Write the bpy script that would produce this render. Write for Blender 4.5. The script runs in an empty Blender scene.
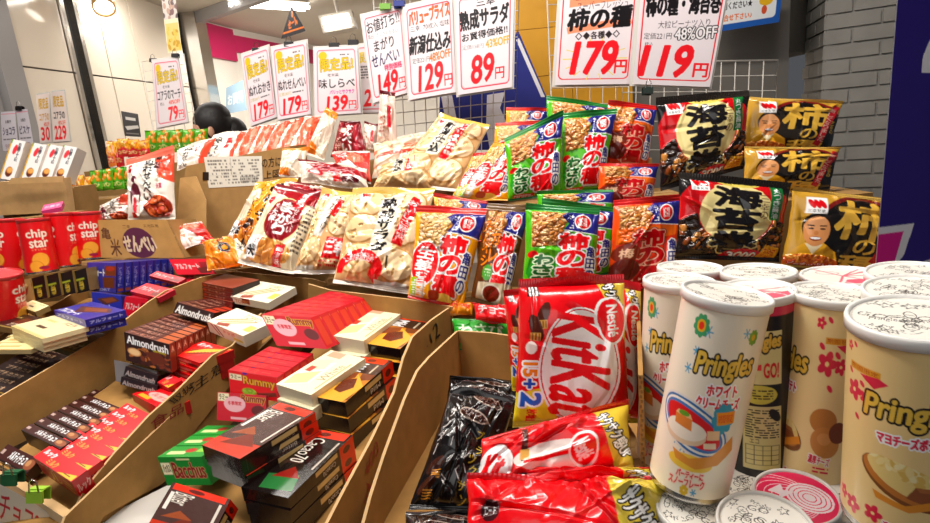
import bpy, math, random
import numpy as np
from math import sin, cos, pi, radians
from mathutils import Matrix, Vector

SC = bpy.context.scene
COL = SC.collection
rng = np.random.default_rng(7)
random.seed(7)

# ------------------------------------------------------------------ camera model (metres, z up, y into the shop)
FPX = 580.0
PITCH, ROLL = radians(13), radians(5.5)
EYE = np.array([0, 0, 1.45])
FW = np.array([0, cos(PITCH), -sin(PITCH)])
_u = np.array([0, sin(PITCH), cos(PITCH)])
_r = np.array([1.0, 0, 0])
RT = _r * cos(ROLL) - _u * sin(ROLL)
UP = _u * cos(ROLL) + _r * sin(ROLL)


def ray(x, y):
    return FW + RT * (x - 465) / FPX - UP * (y - 261.5) / FPX


def P(x, y, d):
    """point seen at (x, y) in the photo, d metres in front of the viewer"""
    return EYE + ray(x, y) * d


def onplane(xy, p0, n):
    r = ray(*xy)
    return EYE + r * (np.dot(p0 - EYE, n) / np.dot(r, n))


def Z(x0, y0, pts, s=235 / 930.0):
    """points measured on a 4x crop whose corner is (x0, y0)"""
    return [(x0 + a * s, y0 + b * s) for a, b in pts]


def nrm(v):
    return v / (np.linalg.norm(v) + 1e-12)


# ------------------------------------------------------------------ colour
def C(*c):
    if len(c) == 1:
        h = c[0]
        c = (int(h[0:2], 16), int(h[2:4], 16), int(h[4:6], 16))
    return np.array(c, dtype=np.float32) / 255.0


def lin(a):
    a = np.clip(np.asarray(a, dtype=np.float32), 0, 1)
    return np.where(a <= .04045, a / 12.92, ((a + .055) / 1.055) ** 2.4)


def ink(c):
    """printing inks are a little purer than the swatch values"""
    g = (c * np.array([.3, .59, .11], np.float32)).sum(-1, keepdims=True)
    return np.clip(g + (c - g) * 1.22, 0, 1)


WHITE = C('f4f1ec'); BLACK = C('141013'); RED = C('d3141f'); NAVY = C('23246f'); GOLD = C('c9a24a')
CREAM = C('efe2c4'); CARD = C('a87d45'); DKBROWN = C('3a1c17')

# ------------------------------------------------------------------ glyph outlines (built-in font)
_tcache = {}


def glyph(s):
    if s in _tcache:
        return _tcache[s]
    cu = bpy.data.curves.new('t', 'FONT')
    cu.body = s
    cu.resolution_u = 3
    ob = bpy.data.objects.new('t', cu)
    COL.objects.link(ob)
    dg = bpy.context.evaluated_depsgraph_get()
    dg.update()
    me = bpy.data.meshes.new_from_object(ob.evaluated_get(dg))
    me.calc_loop_triangles()
    co = np.zeros(len(me.vertices) * 3, np.float32)
    me.vertices.foreach_get('co', co)
    co = co.reshape(-1, 3)[:, :2]
    tr = np.zeros(len(me.loop_triangles) * 3, np.int32)
    me.loop_triangles.foreach_get('vertices', tr)
    tri = co[tr.reshape(-1, 3)] if len(tr) else np.zeros((0, 3, 2), np.float32)
    bpy.data.objects.remove(ob)
    bpy.data.curves.remove(cu)
    bpy.data.meshes.remove(me)
    if len(tri):
        lo = tri.reshape(-1, 2).min(0); hi = tri.reshape(-1, 2).max(0)
        tri = (tri - lo) / np.maximum(hi - lo, 1e-6)
        asp = (hi - lo)[0] / max((hi - lo)[1], 1e-6)
    else:
        asp = 1
    tri = tri.copy()
    if len(tri):
        tri[:, :, 1] = 1 - tri[:, :, 1]
    _tcache[s] = (tri, asp)
    return _tcache[s]


def dil(m, r):
    if r <= 0:
        return m
    out = m.copy()
    R = int(math.ceil(r))
    ys, xs = np.nonzero(m)
    if not len(ys):
        return m
    H, W = m.shape
    y0, y1 = max(0, ys.min() - R), min(H, ys.max() + R + 1)
    x0, x1 = max(0, xs.min() - R), min(W, xs.max() + R + 1)
    sub = np.pad(m[y0:y1, x0:x1], R)
    acc = np.zeros((y1 - y0, x1 - x0), bool)
    for dy in range(-R, R + 1):
        for dx in range(-R, R + 1):
            if dx * dx + dy * dy <= r * r + .3:
                acc |= sub[R + dy:R + dy + acc.shape[0], R + dx:R + dx + acc.shape[1]]
    out[y0:y1, x0:x1] |= acc
    return out


class Art:
    """a printed design, drawn with shapes and lettering; x right, y down, both 0..1"""

    def __init__(s, w, h, bg):
        s.W, s.H = w, h
        s.c = np.empty((h, w, 3), np.float32); s.c[:] = bg
        s.hh = np.zeros((h, w), np.float32)
        s.X, s.Y = np.meshgrid((np.arange(w) + .5) / w, (np.arange(h) + .5) / h)

    def put(s, m, col, a=1.0):
        s.c[m] = s.c[m] * (1 - a) + np.asarray(col) * a
        return s

    def mpoly(s, pts):
        m = np.zeros((s.H, s.W), bool)
        n = len(pts)
        for i in range(n):
            (xa, ya), (xb, yb) = pts[i], pts[(i + 1) % n]
            if ya == yb:
                continue
            c = ((s.Y >= ya) != (s.Y >= yb))
            m ^= c & (s.X < xa + (s.Y - ya) * (xb - xa) / (yb - ya))
        return m

    def poly(s, pts, col, a=1.0):
        return s.put(s.mpoly(pts), col, a)

    def rect(s, x0, y0, x1, y1, col, a=1.0):
        return s.put((s.X >= x0) & (s.X < x1) & (s.Y >= y0) & (s.Y < y1), col, a)

    def mell(s, cx, cy, rx, ry, rot=0):
        dx = (s.X - cx) * s.W; dy = (s.Y - cy) * s.H
        c, q = cos(rot), sin(rot)
        a = (dx * c + dy * q) / (rx * s.W); b = (-dx * q + dy * c) / (ry * s.H)
        return a * a + b * b < 1

    def ell(s, cx, cy, rx, ry, col, rot=0, a=1.0):
        return s.put(s.mell(cx, cy, rx, ry, rot), col, a)

    def ring(s, cx, cy, rx, ry, w, col, rot=0):
        return s.put(s.mell(cx, cy, rx, ry, rot) & ~s.mell(cx, cy, rx - w, ry - w * s.W / s.H, rot), col)

    def rrect(s, x0, y0, x1, y1, r, w, col):
        """outline of a round-cornered rectangle; r, w in units of the width"""
        cx, cy = (x0 + x1) / 2 * s.W, (y0 + y1) / 2 * s.H
        hx, hy = (x1 - x0) / 2 * s.W, (y1 - y0) / 2 * s.H
        r *= s.W; w *= s.W
        qx = np.abs(s.X * s.W - cx) - hx + r; qy = np.abs(s.Y * s.H - cy) - hy + r
        d = np.hypot(np.maximum(qx, 0), np.maximum(qy, 0)) + np.minimum(np.maximum(qx, qy), 0) - r
        return s.put((d < 0) & (d > -w), col)

    def line(s, pts, w, col):
        w *= s.W / 2
        for (xa, ya), (xb, yb) in zip(pts, pts[1:]):
            ax, ay, bx, by = xa * s.W, ya * s.H, xb * s.W, yb * s.H
            px, py = s.X * s.W - ax, s.Y * s.H - ay
            L = (bx - ax) ** 2 + (by - ay) ** 2 + 1e-9
            t = np.clip((px * (bx - ax) + py * (by - ay)) / L, 0, 1)
            s.put(np.hypot(px - t * (bx - ax), py - t * (by - ay)) < w, col)
        return s

    def mtext(s, st, x0, y0, x1, y1, rot=0, shear=0, vert=False):
        tris = []
        if vert:
            n = len(st)
            for i, ch in enumerate(st):
                t, asp = glyph(ch)
                if not len(t):
                    continue
                t = t.copy()
                if ch in 'ーッっァィょュ':
                    k = .55
                    t = .5 + (t - .5) * np.array([k, k]) if ch != 'ー' else .5 + (t - .5)[:, :, ::-1] * np.array([.15, .9])
                t[:, :, 1] = (i + .06 + t[:, :, 1] * .88) / n
                tris.append(t)
        else:
            t, asp = glyph(st)
            if len(t):
                tris.append(t.copy())
        m = np.zeros((s.H, s.W), bool)
        if not tris:
            return m
        t = np.concatenate(tris)
        if shear:
            t[:, :, 0] += shear * (.5 - t[:, :, 1])
        q = np.empty_like(t)
        q[:, :, 0] = (x0 + t[:, :, 0] * (x1 - x0)) * s.W
        q[:, :, 1] = (y0 + t[:, :, 1] * (y1 - y0)) * s.H
        if rot:
            cx, cy = (x0 + x1) / 2 * s.W, (y0 + y1) / 2 * s.H
            dx, dy = q[:, :, 0] - cx, q[:, :, 1] - cy
            q[:, :, 0] = cx + dx * cos(rot) - dy * sin(rot)
            q[:, :, 1] = cy + dx * sin(rot) + dy * cos(rot)
        for (ax, ay), (bx, by), (cx, cy) in q:
            X0 = max(0, int(min(ax, bx, cx)) - 1); X1 = min(s.W, int(max(ax, bx, cx)) + 2)
            Y0 = max(0, int(min(ay, by, cy)) - 1); Y1 = min(s.H, int(max(ay, by, cy)) + 2)
            if X0 >= X1 or Y0 >= Y1:
                continue
            xx = np.arange(X0, X1)[None, :] + .5; yy = np.arange(Y0, Y1)[:, None] + .5
            e1 = (bx - ax) * (yy - ay) - (by - ay) * (xx - ax)
            e2 = (cx - bx) * (yy - by) - (cy - by) * (xx - bx)
            e3 = (ax - cx) * (yy - cy) - (ay - cy) * (xx - cx)
            m[Y0:Y1, X0:X1] |= ((e1 >= 0) & (e2 >= 0) & (e3 >= 0)) | ((e1 <= 0) & (e2 <= 0) & (e3 <= 0))
        return m

    def text(s, st, x0, y0, x1, y1, col, bold=0, out=(), rot=0, shear=0, vert=False):
        m = dil(s.mtext(st, x0, y0, x1, y1, rot, shear, vert), bold * .6)
        tot = sum(r for r, _ in out)
        for r, c in reversed(list(out)):
            s.put(dil(m, tot), c)
            tot -= r
        return s.put(m, col)

    def scribble(s, x0, y0, x1, y1, rows, col, seed=0, fill=.6):
        """rows of tiny print too small to read"""
        r = np.random.default_rng(seed)
        for i in range(rows):
            y = y0 + (y1 - y0) * (i + .2) / rows; h = (y1 - y0) / rows * .55
            x = x0
            while x < x1:
                w = r.uniform(.01, .05)
                if r.random() < fill:
                    s.rect(x, y, min(x + w * .8, x1), y + h, col)
                x += w
        return s

    def bumps(s, region, n, rx, ry, cols, seed=0, hgt=1.0, edge=None):
        """n little pieces of food strewn over a region (mask), raised a little"""
        r = np.random.default_rng(seed)
        ys, xs = np.nonzero(region)
        if not len(ys):
            return s
        for k in range(n):
            i = r.integers(len(ys))
            cx, cy = (xs[i] + .5) / s.W, (ys[i] + .5) / s.H
            a = r.uniform(0, pi)
            f = r.uniform(.8, 1.2)
            c = np.asarray(cols[r.integers(len(cols))])
            m = s.mell(cx, cy, rx * f, ry * f, a) & region
            if edge is not None:
                s.put(m, edge)
                s.put(s.mell(cx, cy, rx * f * .84, ry * f * .84, a) & region, c)
            else:
                s.put(m, c)
            dx = (s.X - cx) * s.W / (rx * f * s.W); dy = (s.Y - cy) * s.H / (ry * f * s.H)
            ca, sa = cos(a), sin(a)
            ddx = (s.X - cx) * s.W; ddy = (s.Y - cy) * s.H
            q = ((ddx * ca + ddy * sa) / (rx * f * s.W)) ** 2 + ((-ddx * sa + ddy * ca) / (ry * f * s.H)) ** 2
            s.hh[m] = np.sqrt(np.maximum(0, 1 - q[m])) * hgt
        return s

    def rot(s, k):
        b = Art(2, 2, WHITE)
        b.c = np.rot90(s.c, k).copy(); b.hh = np.rot90(s.hh, k).copy()
        b.H, b.W = b.c.shape[:2]
        b.X, b.Y = np.meshgrid((np.arange(b.W) + .5) / b.W, (np.arange(b.H) + .5) / b.H)
        return b

    def sample(s, u, v):
        """mean colour (linear) and height around grid rows v, columns u (1-D arrays in 0..1)"""
        def cells(t, n):
            e = np.empty(len(t) + 1)
            e[1:-1] = (t[1:] + t[:-1]) / 2; e[0] = t[0]; e[-1] = t[-1]
            a = np.clip(np.floor(e[:-1] * n + .25), 0, n - 1).astype(int)
            b = np.clip(np.floor(e[1:] * n + .25), 1, n).astype(int)
            return a, np.maximum(b, a + 1)
        a0, a1 = cells(np.asarray(v), s.H); b0, b1 = cells(np.asarray(u), s.W)
        full = np.concatenate([lin(ink(s.c)), s.hh[:, :, None]], 2).astype(np.float64)
        I = np.zeros((s.H + 1, s.W + 1, 4)); I[1:, 1:] = full.cumsum(0).cumsum(1)
        S = I[a1][:, b1] - I[a0][:, b1] - I[a1][:, b0] + I[a0][:, b0]
        S /= ((a1 - a0)[:, None] * (b1 - b0)[None, :])[:, :, None]
        return S[:, :, :3], S[:, :, 3]


_arts = {}


def art(fn, *a):
    k = (fn.__name__,) + a
    if k not in _arts:
        _arts[k] = fn(*a)
    return _arts[k]


# ------------------------------------------------------------------ materials
def mat(name, rough=.5, coat=0.0, bump=None, color=None, metal=0, spec=.5, emit=None, noise=None, trans=0):
    m = bpy.data.materials.new(name)
    m.use_nodes = True
    nt = m.node_tree; b = nt.nodes['Principled BSDF']
    b.inputs['Roughness'].default_value = rough
    b.inputs['Metallic'].default_value = metal
    b.inputs['Specular IOR Level'].default_value = spec
    b.inputs['Coat Weight'].default_value = coat
    b.inputs['Coat Roughness'].default_value = .08
    if trans:
        b.inputs['Transmission Weight'].default_value = trans
    tc = nt.nodes.new('ShaderNodeTexCoord')
    if color is None:
        at = nt.nodes.new('ShaderNodeAttribute'); at.attribute_name = 'print'
        src = at.outputs['Color']
    else:
        rg = nt.nodes.new('ShaderNodeRGB'); l = lin(color); rg.outputs[0].default_value = (*map(float, l), 1)
        src = rg.outputs[0]
    if noise:
        n = nt.nodes.new('ShaderNodeTexNoise'); n.inputs['Scale'].default_value = noise[0]; n.inputs['Detail'].default_value = 5
        nt.links.new(tc.outputs['Object'], n.inputs['Vector'])
        mr = nt.nodes.new('ShaderNodeMapRange')
        mr.inputs[1].default_value = .3; mr.inputs[2].default_value = .7
        mr.inputs[3].default_value = 1 - noise[1]; mr.inputs[4].default_value = 1 + noise[1]
        nt.links.new(n.outputs['Fac'], mr.inputs[0])
        mx = nt.nodes.new('ShaderNodeVectorMath'); mx.operation = 'SCALE'
        nt.links.new(src, mx.inputs[0]); nt.links.new(mr.outputs[0], mx.inputs['Scale'])
        src = mx.outputs[0]
    nt.links.new(src, b.inputs['Base Color'])
    if bump:
        n = nt.nodes.new('ShaderNodeTexNoise'); n.inputs['Scale'].default_value = bump[0]; n.inputs['Detail'].default_value = 4
        nt.links.new(tc.outputs['Object'], n.inputs['Vector'])
        bp = nt.nodes.new('ShaderNodeBump'); bp.inputs['Strength'].default_value = bump[1]; bp.inputs['Distance'].default_value = .002
        nt.links.new(n.outputs['Fac'], bp.inputs['Height']); nt.links.new(bp.outputs[0], b.inputs['Normal'])
    if emit:
        l = lin(emit[0])
        b.inputs['Emission Color'].default_value = (*map(float, l), 1); b.inputs['Emission Strength'].default_value = emit[1]
    return m


M_FILM = mat('glossy_film', .2, .3, bump=(60, .35))
M_CLEAR = mat('crackly_clear_film', .16, .7, bump=(45, .8))
M_CARTON = mat('printed_carton', .36, .1)
M_PAPER = mat('coated_paper', .35, .15)
M_CARDB = mat('corrugated_board', .85, 0, noise=(35, .10), spec=.2)
M_CAN = mat('printed_can', .3, .3)
M_PLASTIC = mat('plastic', .3, .1)
M_METAL = mat('tin', .25, 0, color=C('b9b6b2'), metal=1)
M_CLIP = mat('enamel_clip', .55, 0, spec=.3)
M_WIRE = mat('coated_wire', .35, 0, color=C('d8d4cc'))


# ------------------------------------------------------------------ mesh building
class MB:
    def __init__(s):
        s.v = []; s.f = []; s.c = []; s.sm = []; s.n = 0

    def grid(s, pts, cols, smooth=True, flip=False):
        """pts (rows, cols, 3); cols (rows, cols, 3) linear or a single sRGB colour"""
        a, b = pts.shape[:2]
        cols = np.asarray(cols, dtype=np.float32)
        if cols.ndim == 1:
            cols = np.broadcast_to(lin(cols), (a, b, 3))
        i = np.arange(a * b).reshape(a, b) + s.n
        q = np.stack([i[:-1, :-1], i[1:, :-1], i[1:, 1:], i[:-1, 1:]], -1).reshape(-1, 4)
        if flip:
            q = q[:, ::-1]
        s.v.append(pts.reshape(-1, 3)); s.c.append(cols.reshape(-1, 3)); s.f.append(q)
        s.sm.append(np.full(len(q), smooth)); s.n += a * b
        return s

    def quad(s, a, b, c, d, col):
        p = np.array([[a, d], [b, c]], float)
        return s.grid(p, col, smooth=False)

    def tube(s, pts, r, col, n=6, closed=False):
        pts = np.array(pts, float)
        k = len(pts)
        rows = []
        for i in range(k):
            t = nrm((pts[(i + 1) % k] - pts[i - 1]) if closed else (pts[min(i + 1, k - 1)] - pts[max(i - 1, 0)]))
            a = nrm(np.cross(t, [0.3, 0.2, .93] if abs(t[2]) < .8 else [0.9, .3, 0.1])); b = np.cross(t, a)
            rr = r[i] if hasattr(r, '__len__') else r
            rows.append([pts[i] + rr * (a * cos(w) + b * sin(w)) for w in np.linspace(0, 2 * pi, n + 1)])
        if closed:
            rows.append(rows[0])
        s.grid(np.array(rows), col)
        if not closed:
            for e in (0, -1):
                c = np.mean(rows[e][:-1], axis=0)
                s.grid(np.array([[c] * (n + 1), rows[e]]), col, flip=(e == -1))
        return s

    def prism(s, poly, ext, col, side=None):
        """planar polygon (world points) extruded by vector ext"""
        poly = [np.array(p, float) for p in poly]
        n = len(poly)
        top = [p + ext for p in poly]
        base = s.n
        V = np.array(poly + top)
        s.v.append(V); s.c.append(np.broadcast_to(lin(col), (2 * n, 3))); s.n += 2 * n
        s.f.append([list(range(base, base + n))[::-1]]); s.f.append([list(range(base + n, base + 2 * n))])
        s.sm += [np.array([False]), np.array([False])]
        sc = col if side is None else side
        for i in range(n):
            j = (i + 1) % n
            s.quad(poly[i], poly[j], top[j], top[i], sc)
        return s

    def box(s, o, u, v, w, col):
        """corner o and three edge vectors"""
        o, u, v, w = (np.array(t, float) for t in (o, u, v, w))
        s.quad(o, o + v, o + u + v, o + u, col); s.quad(o + w, o + u + w, o + u + v + w, o + v + w, col)
        s.quad(o, o + u, o + u + w, o + w, col); s.quad(o + v, o + v + w, o + u + v + w, o + u + v, col)
        s.quad(o, o + w, o + v + w, o + v, col); s.quad(o + u, o + u + v, o + u + v + w, o + u + w, col)
        return s

    def build(s, name, m, parent=None, origin=None):
        V = np.concatenate(s.v).astype(np.float64)
        if origin is None:
            if parent is not None:
                origin = np.array(parent['_o'])
            else:
                lo, hi = V.min(0), V.max(0)
                origin = np.array([(lo[0] + hi[0]) / 2, (lo[1] + hi[1]) / 2, lo[2]])
        me = bpy.data.meshes.new(name)
        L = V - origin
        faces = []
        for f in s.f:
            faces += f.tolist() if isinstance(f, np.ndarray) else f
        me.from_pydata(L.tolist(), [], faces)
        me.polygons.foreach_set('use_smooth', np.concatenate(s.sm).astype(bool))
        ca = me.attributes.new('print', 'FLOAT_COLOR', 'POINT')
        cc = np.concatenate(s.c).astype(np.float32)
        ca.data.foreach_set('color', np.concatenate([cc, np.ones((len(cc), 1), np.float32)], 1).ravel())
        for mm in (m if isinstance(m, (list, tuple)) else [m]):
            me.materials.append(mm)
        o = bpy.data.objects.new(name, me)
        COL.objects.link(o)
        if parent is not None:
            o.parent = parent
            o.location = origin - np.array(parent['_o'])
        else:
            o.location = origin
        o['_o'] = [float(t) for t in origin]
        return o


LABELS = {}


def tag(o, label, cat, group=None):
    o['label'] = label; o['category'] = cat
    if group:
        o['group'] = group
    return o


def thing(name, label, cat, loc, group=None):
    o = bpy.data.objects.new(name, None)
    o.empty_display_size = .02
    COL.objects.link(o)
    o.location = loc
    o['_o'] = [float(t) for t in loc]
    return tag(o, label, cat, group)


def struct(o):
    o['kind'] = 'structure'
    return o


def dup(o, delta, label, group=None):
    r = o.copy(); COL.objects.link(r)
    r.location = Vector(o.location) + Vector(delta)
    r['label'] = label
    if group:
        r['group'] = group
    r['_o'] = [float(t) for t in r.location]
    for ch in list(o.children):
        c = ch.copy(); COL.objects.link(c); c.parent = r
        for g in list(ch.children):
            h = g.copy(); COL.objects.link(h); h.parent = c
    return r


ORD = ['first', 'second', 'third', 'fourth', 'fifth', 'sixth', 'seventh', 'eighth', 'ninth', 'tenth']


def facing(lean, yaw):
    """normal of a face that looks at the viewer, leaning back by lean degrees, turned right by yaw degrees"""
    a, b = radians(lean), radians(yaw)
    return np.array([sin(b) * cos(a), -cos(b) * cos(a), sin(a)])


def spread(q):
    """pixel width and height of a quad TL, TR, BR, BL"""
    q = np.array(q, float)
    return (np.linalg.norm(q[1] - q[0]) + np.linalg.norm(q[2] - q[3])) / 2, (np.linalg.norm(q[3] - q[0]) + np.linalg.norm(q[2] - q[1])) / 2


def facepts(q, d, lean, yaw):
    q = [tuple(t) for t in q]
    cx = sum(t[0] for t in q) / 4; cy = sum(t[1] for t in q) / 4
    n = facing(lean, yaw)
    p0 = P(cx, cy, d)
    return [onplane(t, p0, n) for t in q], n


def bil(Q, u, v):
    u = u[..., None]; v = v[..., None]
    return (Q[0] * (1 - u) + Q[1] * u) * (1 - v) + (Q[3] * (1 - u) + Q[2] * u) * v


# ------------------------------------------------------------------ pouches
def creases(U, V, r, n, amp):
    D = np.zeros_like(U)
    for k in range(n):
        if r.random() < .55:      # fans out from a seal
            cx, cy = r.random(), r.choice([0.06, .94])
            a = r.normal(pi / 2, .55)
        else:
            cx, cy, a = r.random(), r.random(), r.uniform(0, pi)
        t = (U - cx) * cos(a) + (V - cy) * sin(a)
        s = -(U - cx) * sin(a) + (V - cy) * cos(a)
        w = r.uniform(.02, .07); L = r.uniform(.12, .4)
        D += r.choice([-1, 1]) * r.uniform(.4, 1) * amp * np.maximum(0, 1 - np.abs(s) / w) * np.exp(-(t / L) ** 2)
    for k in range(5):
        D += amp * .8 * np.sin(r.uniform(3, 9) * U + r.uniform(3, 9) * V * r.choice([-1, 1]) + r.uniform(0, 6)) / 3
    return D


def bag(name, label, cat, q, d, lean, a, yaw=0, T=.035, top=.06, bot=.04, topc=None, botc=None, wr=1.0, group=None,
        seed=None, res=1.6, hk=.003, material=None, twist=0.0, nc=22, back=None, topart=None):
    """pillow pouch: bulging printed body, crimped seals top and bottom as parts"""
    seed = len(bpy.data.objects) if seed is None else seed
    r = np.random.default_rng(seed)
    Q, n = facepts(q, d, lean, yaw)
    w, h = spread(q)
    nu = int(np.clip(w * res, 14, 200)); nv = int(np.clip(h * res, 14, 240))
    ww = np.linalg.norm(Q[1] - Q[0]); m = material or M_FILM

    def surf(u, v, full):
        U, V = np.meshgrid(u, v)
        vb = np.clip((V - top) / (1 - top - bot), 0, 1)
        prof = (1 - np.abs(2 * U - 1) ** 2.6) ** .55 * (1 - np.abs(2 * vb - 1) ** 2.8) ** .6
        # sides draw in a little where the pouch is fattest
        Ui = .5 + (U - .5) * (1 - .035 * np.sin(pi * vb) + .006 * np.sin(17 * vb + seed))
        B = bil(Q, Ui, V)
        rr = np.random.default_rng(seed)
        ed = np.minimum(1, 12 * np.minimum(U, 1 - U))
        D = T * .5 * prof
        if full:
            D = D + creases(U, V, rr, nc, .0044 * wr) * ed * (.35 + .65 * np.minimum(1, 3 * prof))
        D = D + twist * (U - .5) * (V - .5)
        return B, D, prof

    u = np.linspace(0, 1, nu); v = np.linspace(top, 1 - bot, nv)
    B, D, prof = surf(u, v, True)
    col, hh = a.sample(u, v)
    body = MB()
    body.grid(B + n * (D + hh * hk)[..., None], col)
    ub = np.linspace(0, 1, 12); vb = np.linspace(top, 1 - bot, 14)
    Bb, Db, pb = surf(ub, vb, False)
    bc = back if back is not None else a.c.reshape(-1, 3).mean(0)
    body.grid(Bb - n * Db[..., None] - n * .0006, bc, flip=True)
    o = body.build(name, m)
    tag(o, label, cat, group)
    for nm, v0, v1, cc in (('top_seal', 0, top, topc), ('bottom_seal', 1 - bot, 1, botc)):
        if v1 - v0 <= 0.001:
            continue
        vs = np.linspace(v0, v1, 9)
        us = np.linspace(0, 1, max(nu, 40))
        B, D, _ = surf(us, vs, False)
        U, V = np.meshgrid(us, vs)
        far = np.abs(V - (top if nm == 'top_seal' else 1 - bot)) / (v1 - v0)
        wav = (.0016 * np.sin(U * 9 + seed) + .004 * np.sin(U * 4.2 + seed * 1.7)) * far
        crimp = .0005 * np.sin(V * 900) + .0004 * np.sin(U * 260) * far
        if cc is None or isinstance(cc, Art):
            c2, _ = a.sample(us, vs)
        else:
            c2 = cc
        mb = MB()
        mb.grid(B + n * (wav + crimp + .0004)[..., None], c2)
        mb.grid(B + n * (wav + crimp - .0004)[..., None], c2, flip=True)
        s = mb.build(nm, m, o)
    return o


# ------------------------------------------------------------------ cartons
def facegrid(mb, o, u, v, a, px):
    """face with corner o (top-left), edges u (right) and v (down); a = Art or colour; px = pixel size"""
    if isinstance(a, Art):
        nu = int(np.clip(px[0] * 1.8, 6, 170)); nv = int(np.clip(px[1] * 1.8, 5, 170))
        us = np.linspace(0, 1, nu); vs = np.linspace(0, 1, nv)
        c, _ = a.sample(us, vs)
        U, V = np.meshgrid(us, vs)
        mb.grid(o + U[..., None] * u + V[..., None] * v, c, smooth=False)
    else:
        mb.grid(np.array([[o, o + u], [o + v, o + u + v]]), a, smooth=False)


def proj(p):
    v = np.asarray(p) - EYE
    d = v @ FW
    return np.array([465 + FPX * (v @ RT) / d, 261.5 - FPX * (v @ UP) / d])


def cuboid(name, label, cat, o, u, v, w, arts, group=None, m=None, extra=None):
    """o top-left corner of the FRONT face, u right, v down, w away (back).
    arts: front, back, left, right, top, bottom"""
    pl = lambda a, b: (np.linalg.norm(proj(a + b) - proj(a)))
    mb = MB()
    g = lambda k: arts.get(k, arts.get('all', WHITE))
    facegrid(mb, o, u, v, g('front'), (pl(o, u), pl(o, v)))
    facegrid(mb, o + w + u, -u, v, g('back'), (4, 4))
    facegrid(mb, o + w, -w, v, g('left'), (pl(o, w), pl(o, v)))
    facegrid(mb, o + u, w, v, g('right'), (pl(o + u, w), pl(o + u, v)))
    facegrid(mb, o + w, u, -w, g('top'), (pl(o, u), pl(o, w)))
    facegrid(mb, o + v, u, w, g('bottom'), (4, 4))
    ob = mb.build(name, m or M_CARTON)
    return tag(ob, label, cat, group)


def flat(name, label, cat, q, d, th, arts, s=None, group=None, m=None, al=0, n_=None, square=True):
    """carton lying down: q = near-left, near-right, far-left corners of its top face as seen; d depth at the first"""
    A = P(*q[0], d)
    best = None
    for sl in ([s] if s is not None else np.arange(-14, 32, 1.0)):
        n = np.array([-sin(radians(al)), -sin(radians(sl)), cos(radians(sl))])
        B = onplane(q[1], A, n); D = onplane(q[2], A, n)
        uu, vv = B - A, D - A
        e = abs(np.dot(nrm(uu), nrm(vv))) + abs(sl - 4) * .004
        if best is None or e < best[0]:
            best = (e, uu, vv, n)
    _, uu, vv, n = best
    n = nrm(np.cross(uu, vv))
    return cuboid(name, label, cat, A, uu, -n * th, vv, arts, group, m)


def upright(name, label, cat, q, d, lean, ext, arts, yaw=0, group=None, m=None):
    """carton whose front face is seen as quad TL, TR, (BR), BL; ext = vector to its back"""
    Q, n = facepts(q, d, lean, yaw)
    u = (Q[1] - Q[0] + Q[2] - Q[3]) / 2; v = (Q[3] - Q[0] + Q[2] - Q[1]) / 2
    c = sum(Q) / 4
    if not isinstance(ext, np.ndarray):
        ext = -n * ext
    return cuboid(name, label, cat, c - u / 2 - v / 2, u, v, ext, arts, group, m)


# ------------------------------------------------------------------ cans
def can(name, label, cat, top, base, dt, db, r, a, lid=None, rot=0, group=None, wpx=80, lidc=WHITE, foot=True, lidr=1.06):
    pt, pb = P(*top, dt), P(*base, db)
    ax = nrm(pt - pb); H = np.linalg.norm(pt - pb)
    tc = nrm((EYE - pt) - np.dot(EYE - pt, ax) * ax)       # side that faces the viewer
    sd = np.cross(ax, tc)
    root = thing(name, label, cat, pb, group)
    nu = int(np.clip(wpx * 4.2, 60, 420)); nv = int(np.clip(np.linalg.norm(np.array(top) - base) * 1.7, 30, 300))
    th = np.linspace(-pi, pi, nu) + rot
    ring = lambda rad: rad * (np.cos(th)[:, None] * tc + np.sin(th)[:, None] * sd)
    hs = np.linspace(H - .006, .006, nv)
    us = np.linspace(0, 1, nu); vs = np.linspace(0, 1, nv)
    c, _ = a.sample(us, vs)
    body = MB().grid(pb + ring(r)[None] + hs[:, None, None] * ax, c)
    body.build('can_body', M_CAN, root)
    nn = 64
    t2 = np.linspace(-pi, pi, nn)
    rg = lambda rad: rad * (np.cos(t2)[:, None] * tc + np.sin(t2)[:, None] * sd)

    def lathe(prof, col, mt, nm):
        g = np.array([pb + rg(rr) + hh * ax for rr, hh in prof])
        return MB().grid(g, col, flip=True).build(nm, mt, root)
    lathe([(r * .2, 0.002), (r * .9, 0.002), (r * .94, 0), (r * 1.0, 0), (r * 1.012, .002), (r * 1.005, .004), (r, .006)], C('b9b6b2'), M_METAL, 'bottom_rim')
    R = r * lidr
    mb = MB()
    mb.grid(np.array([pb + rg(rr) + hh * ax for rr, hh in
                      [(r, H - .0075), (R, H - .0075), (R, H - .001), (R * .985, H + .001), (R * .93, H + .001), (R * .91, H - .0012)]]), lidc, flip=True)
    # lid disc with its print
    k = int(np.clip(wpx * .9, 24, 80))
    rr = np.linspace(0.0001, R * .912, k)
    t3 = np.linspace(-pi, pi, 2 * k + 20)
    if lid is None:
        cc = lidc
    else:
        X = .5 + .5 * np.outer(rr / (R * .912), np.sin(t3)); Y = .5 + .5 * np.outer(rr / (R * .912), np.cos(t3))
        xi = np.clip((X * lid.W).astype(int), 0, lid.W - 1); yi = np.clip((Y * lid.H).astype(int), 0, lid.H - 1)
        cc = lin(ink(lid.c))[yi, xi]
    mb.grid(np.array([pb + q * (np.cos(t3)[:, None] * tc + np.sin(t3)[:, None] * sd) + (H - .0012) * ax for q in rr]), cc)
    mb.build('lid', M_PLASTIC, root)
    return root


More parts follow.
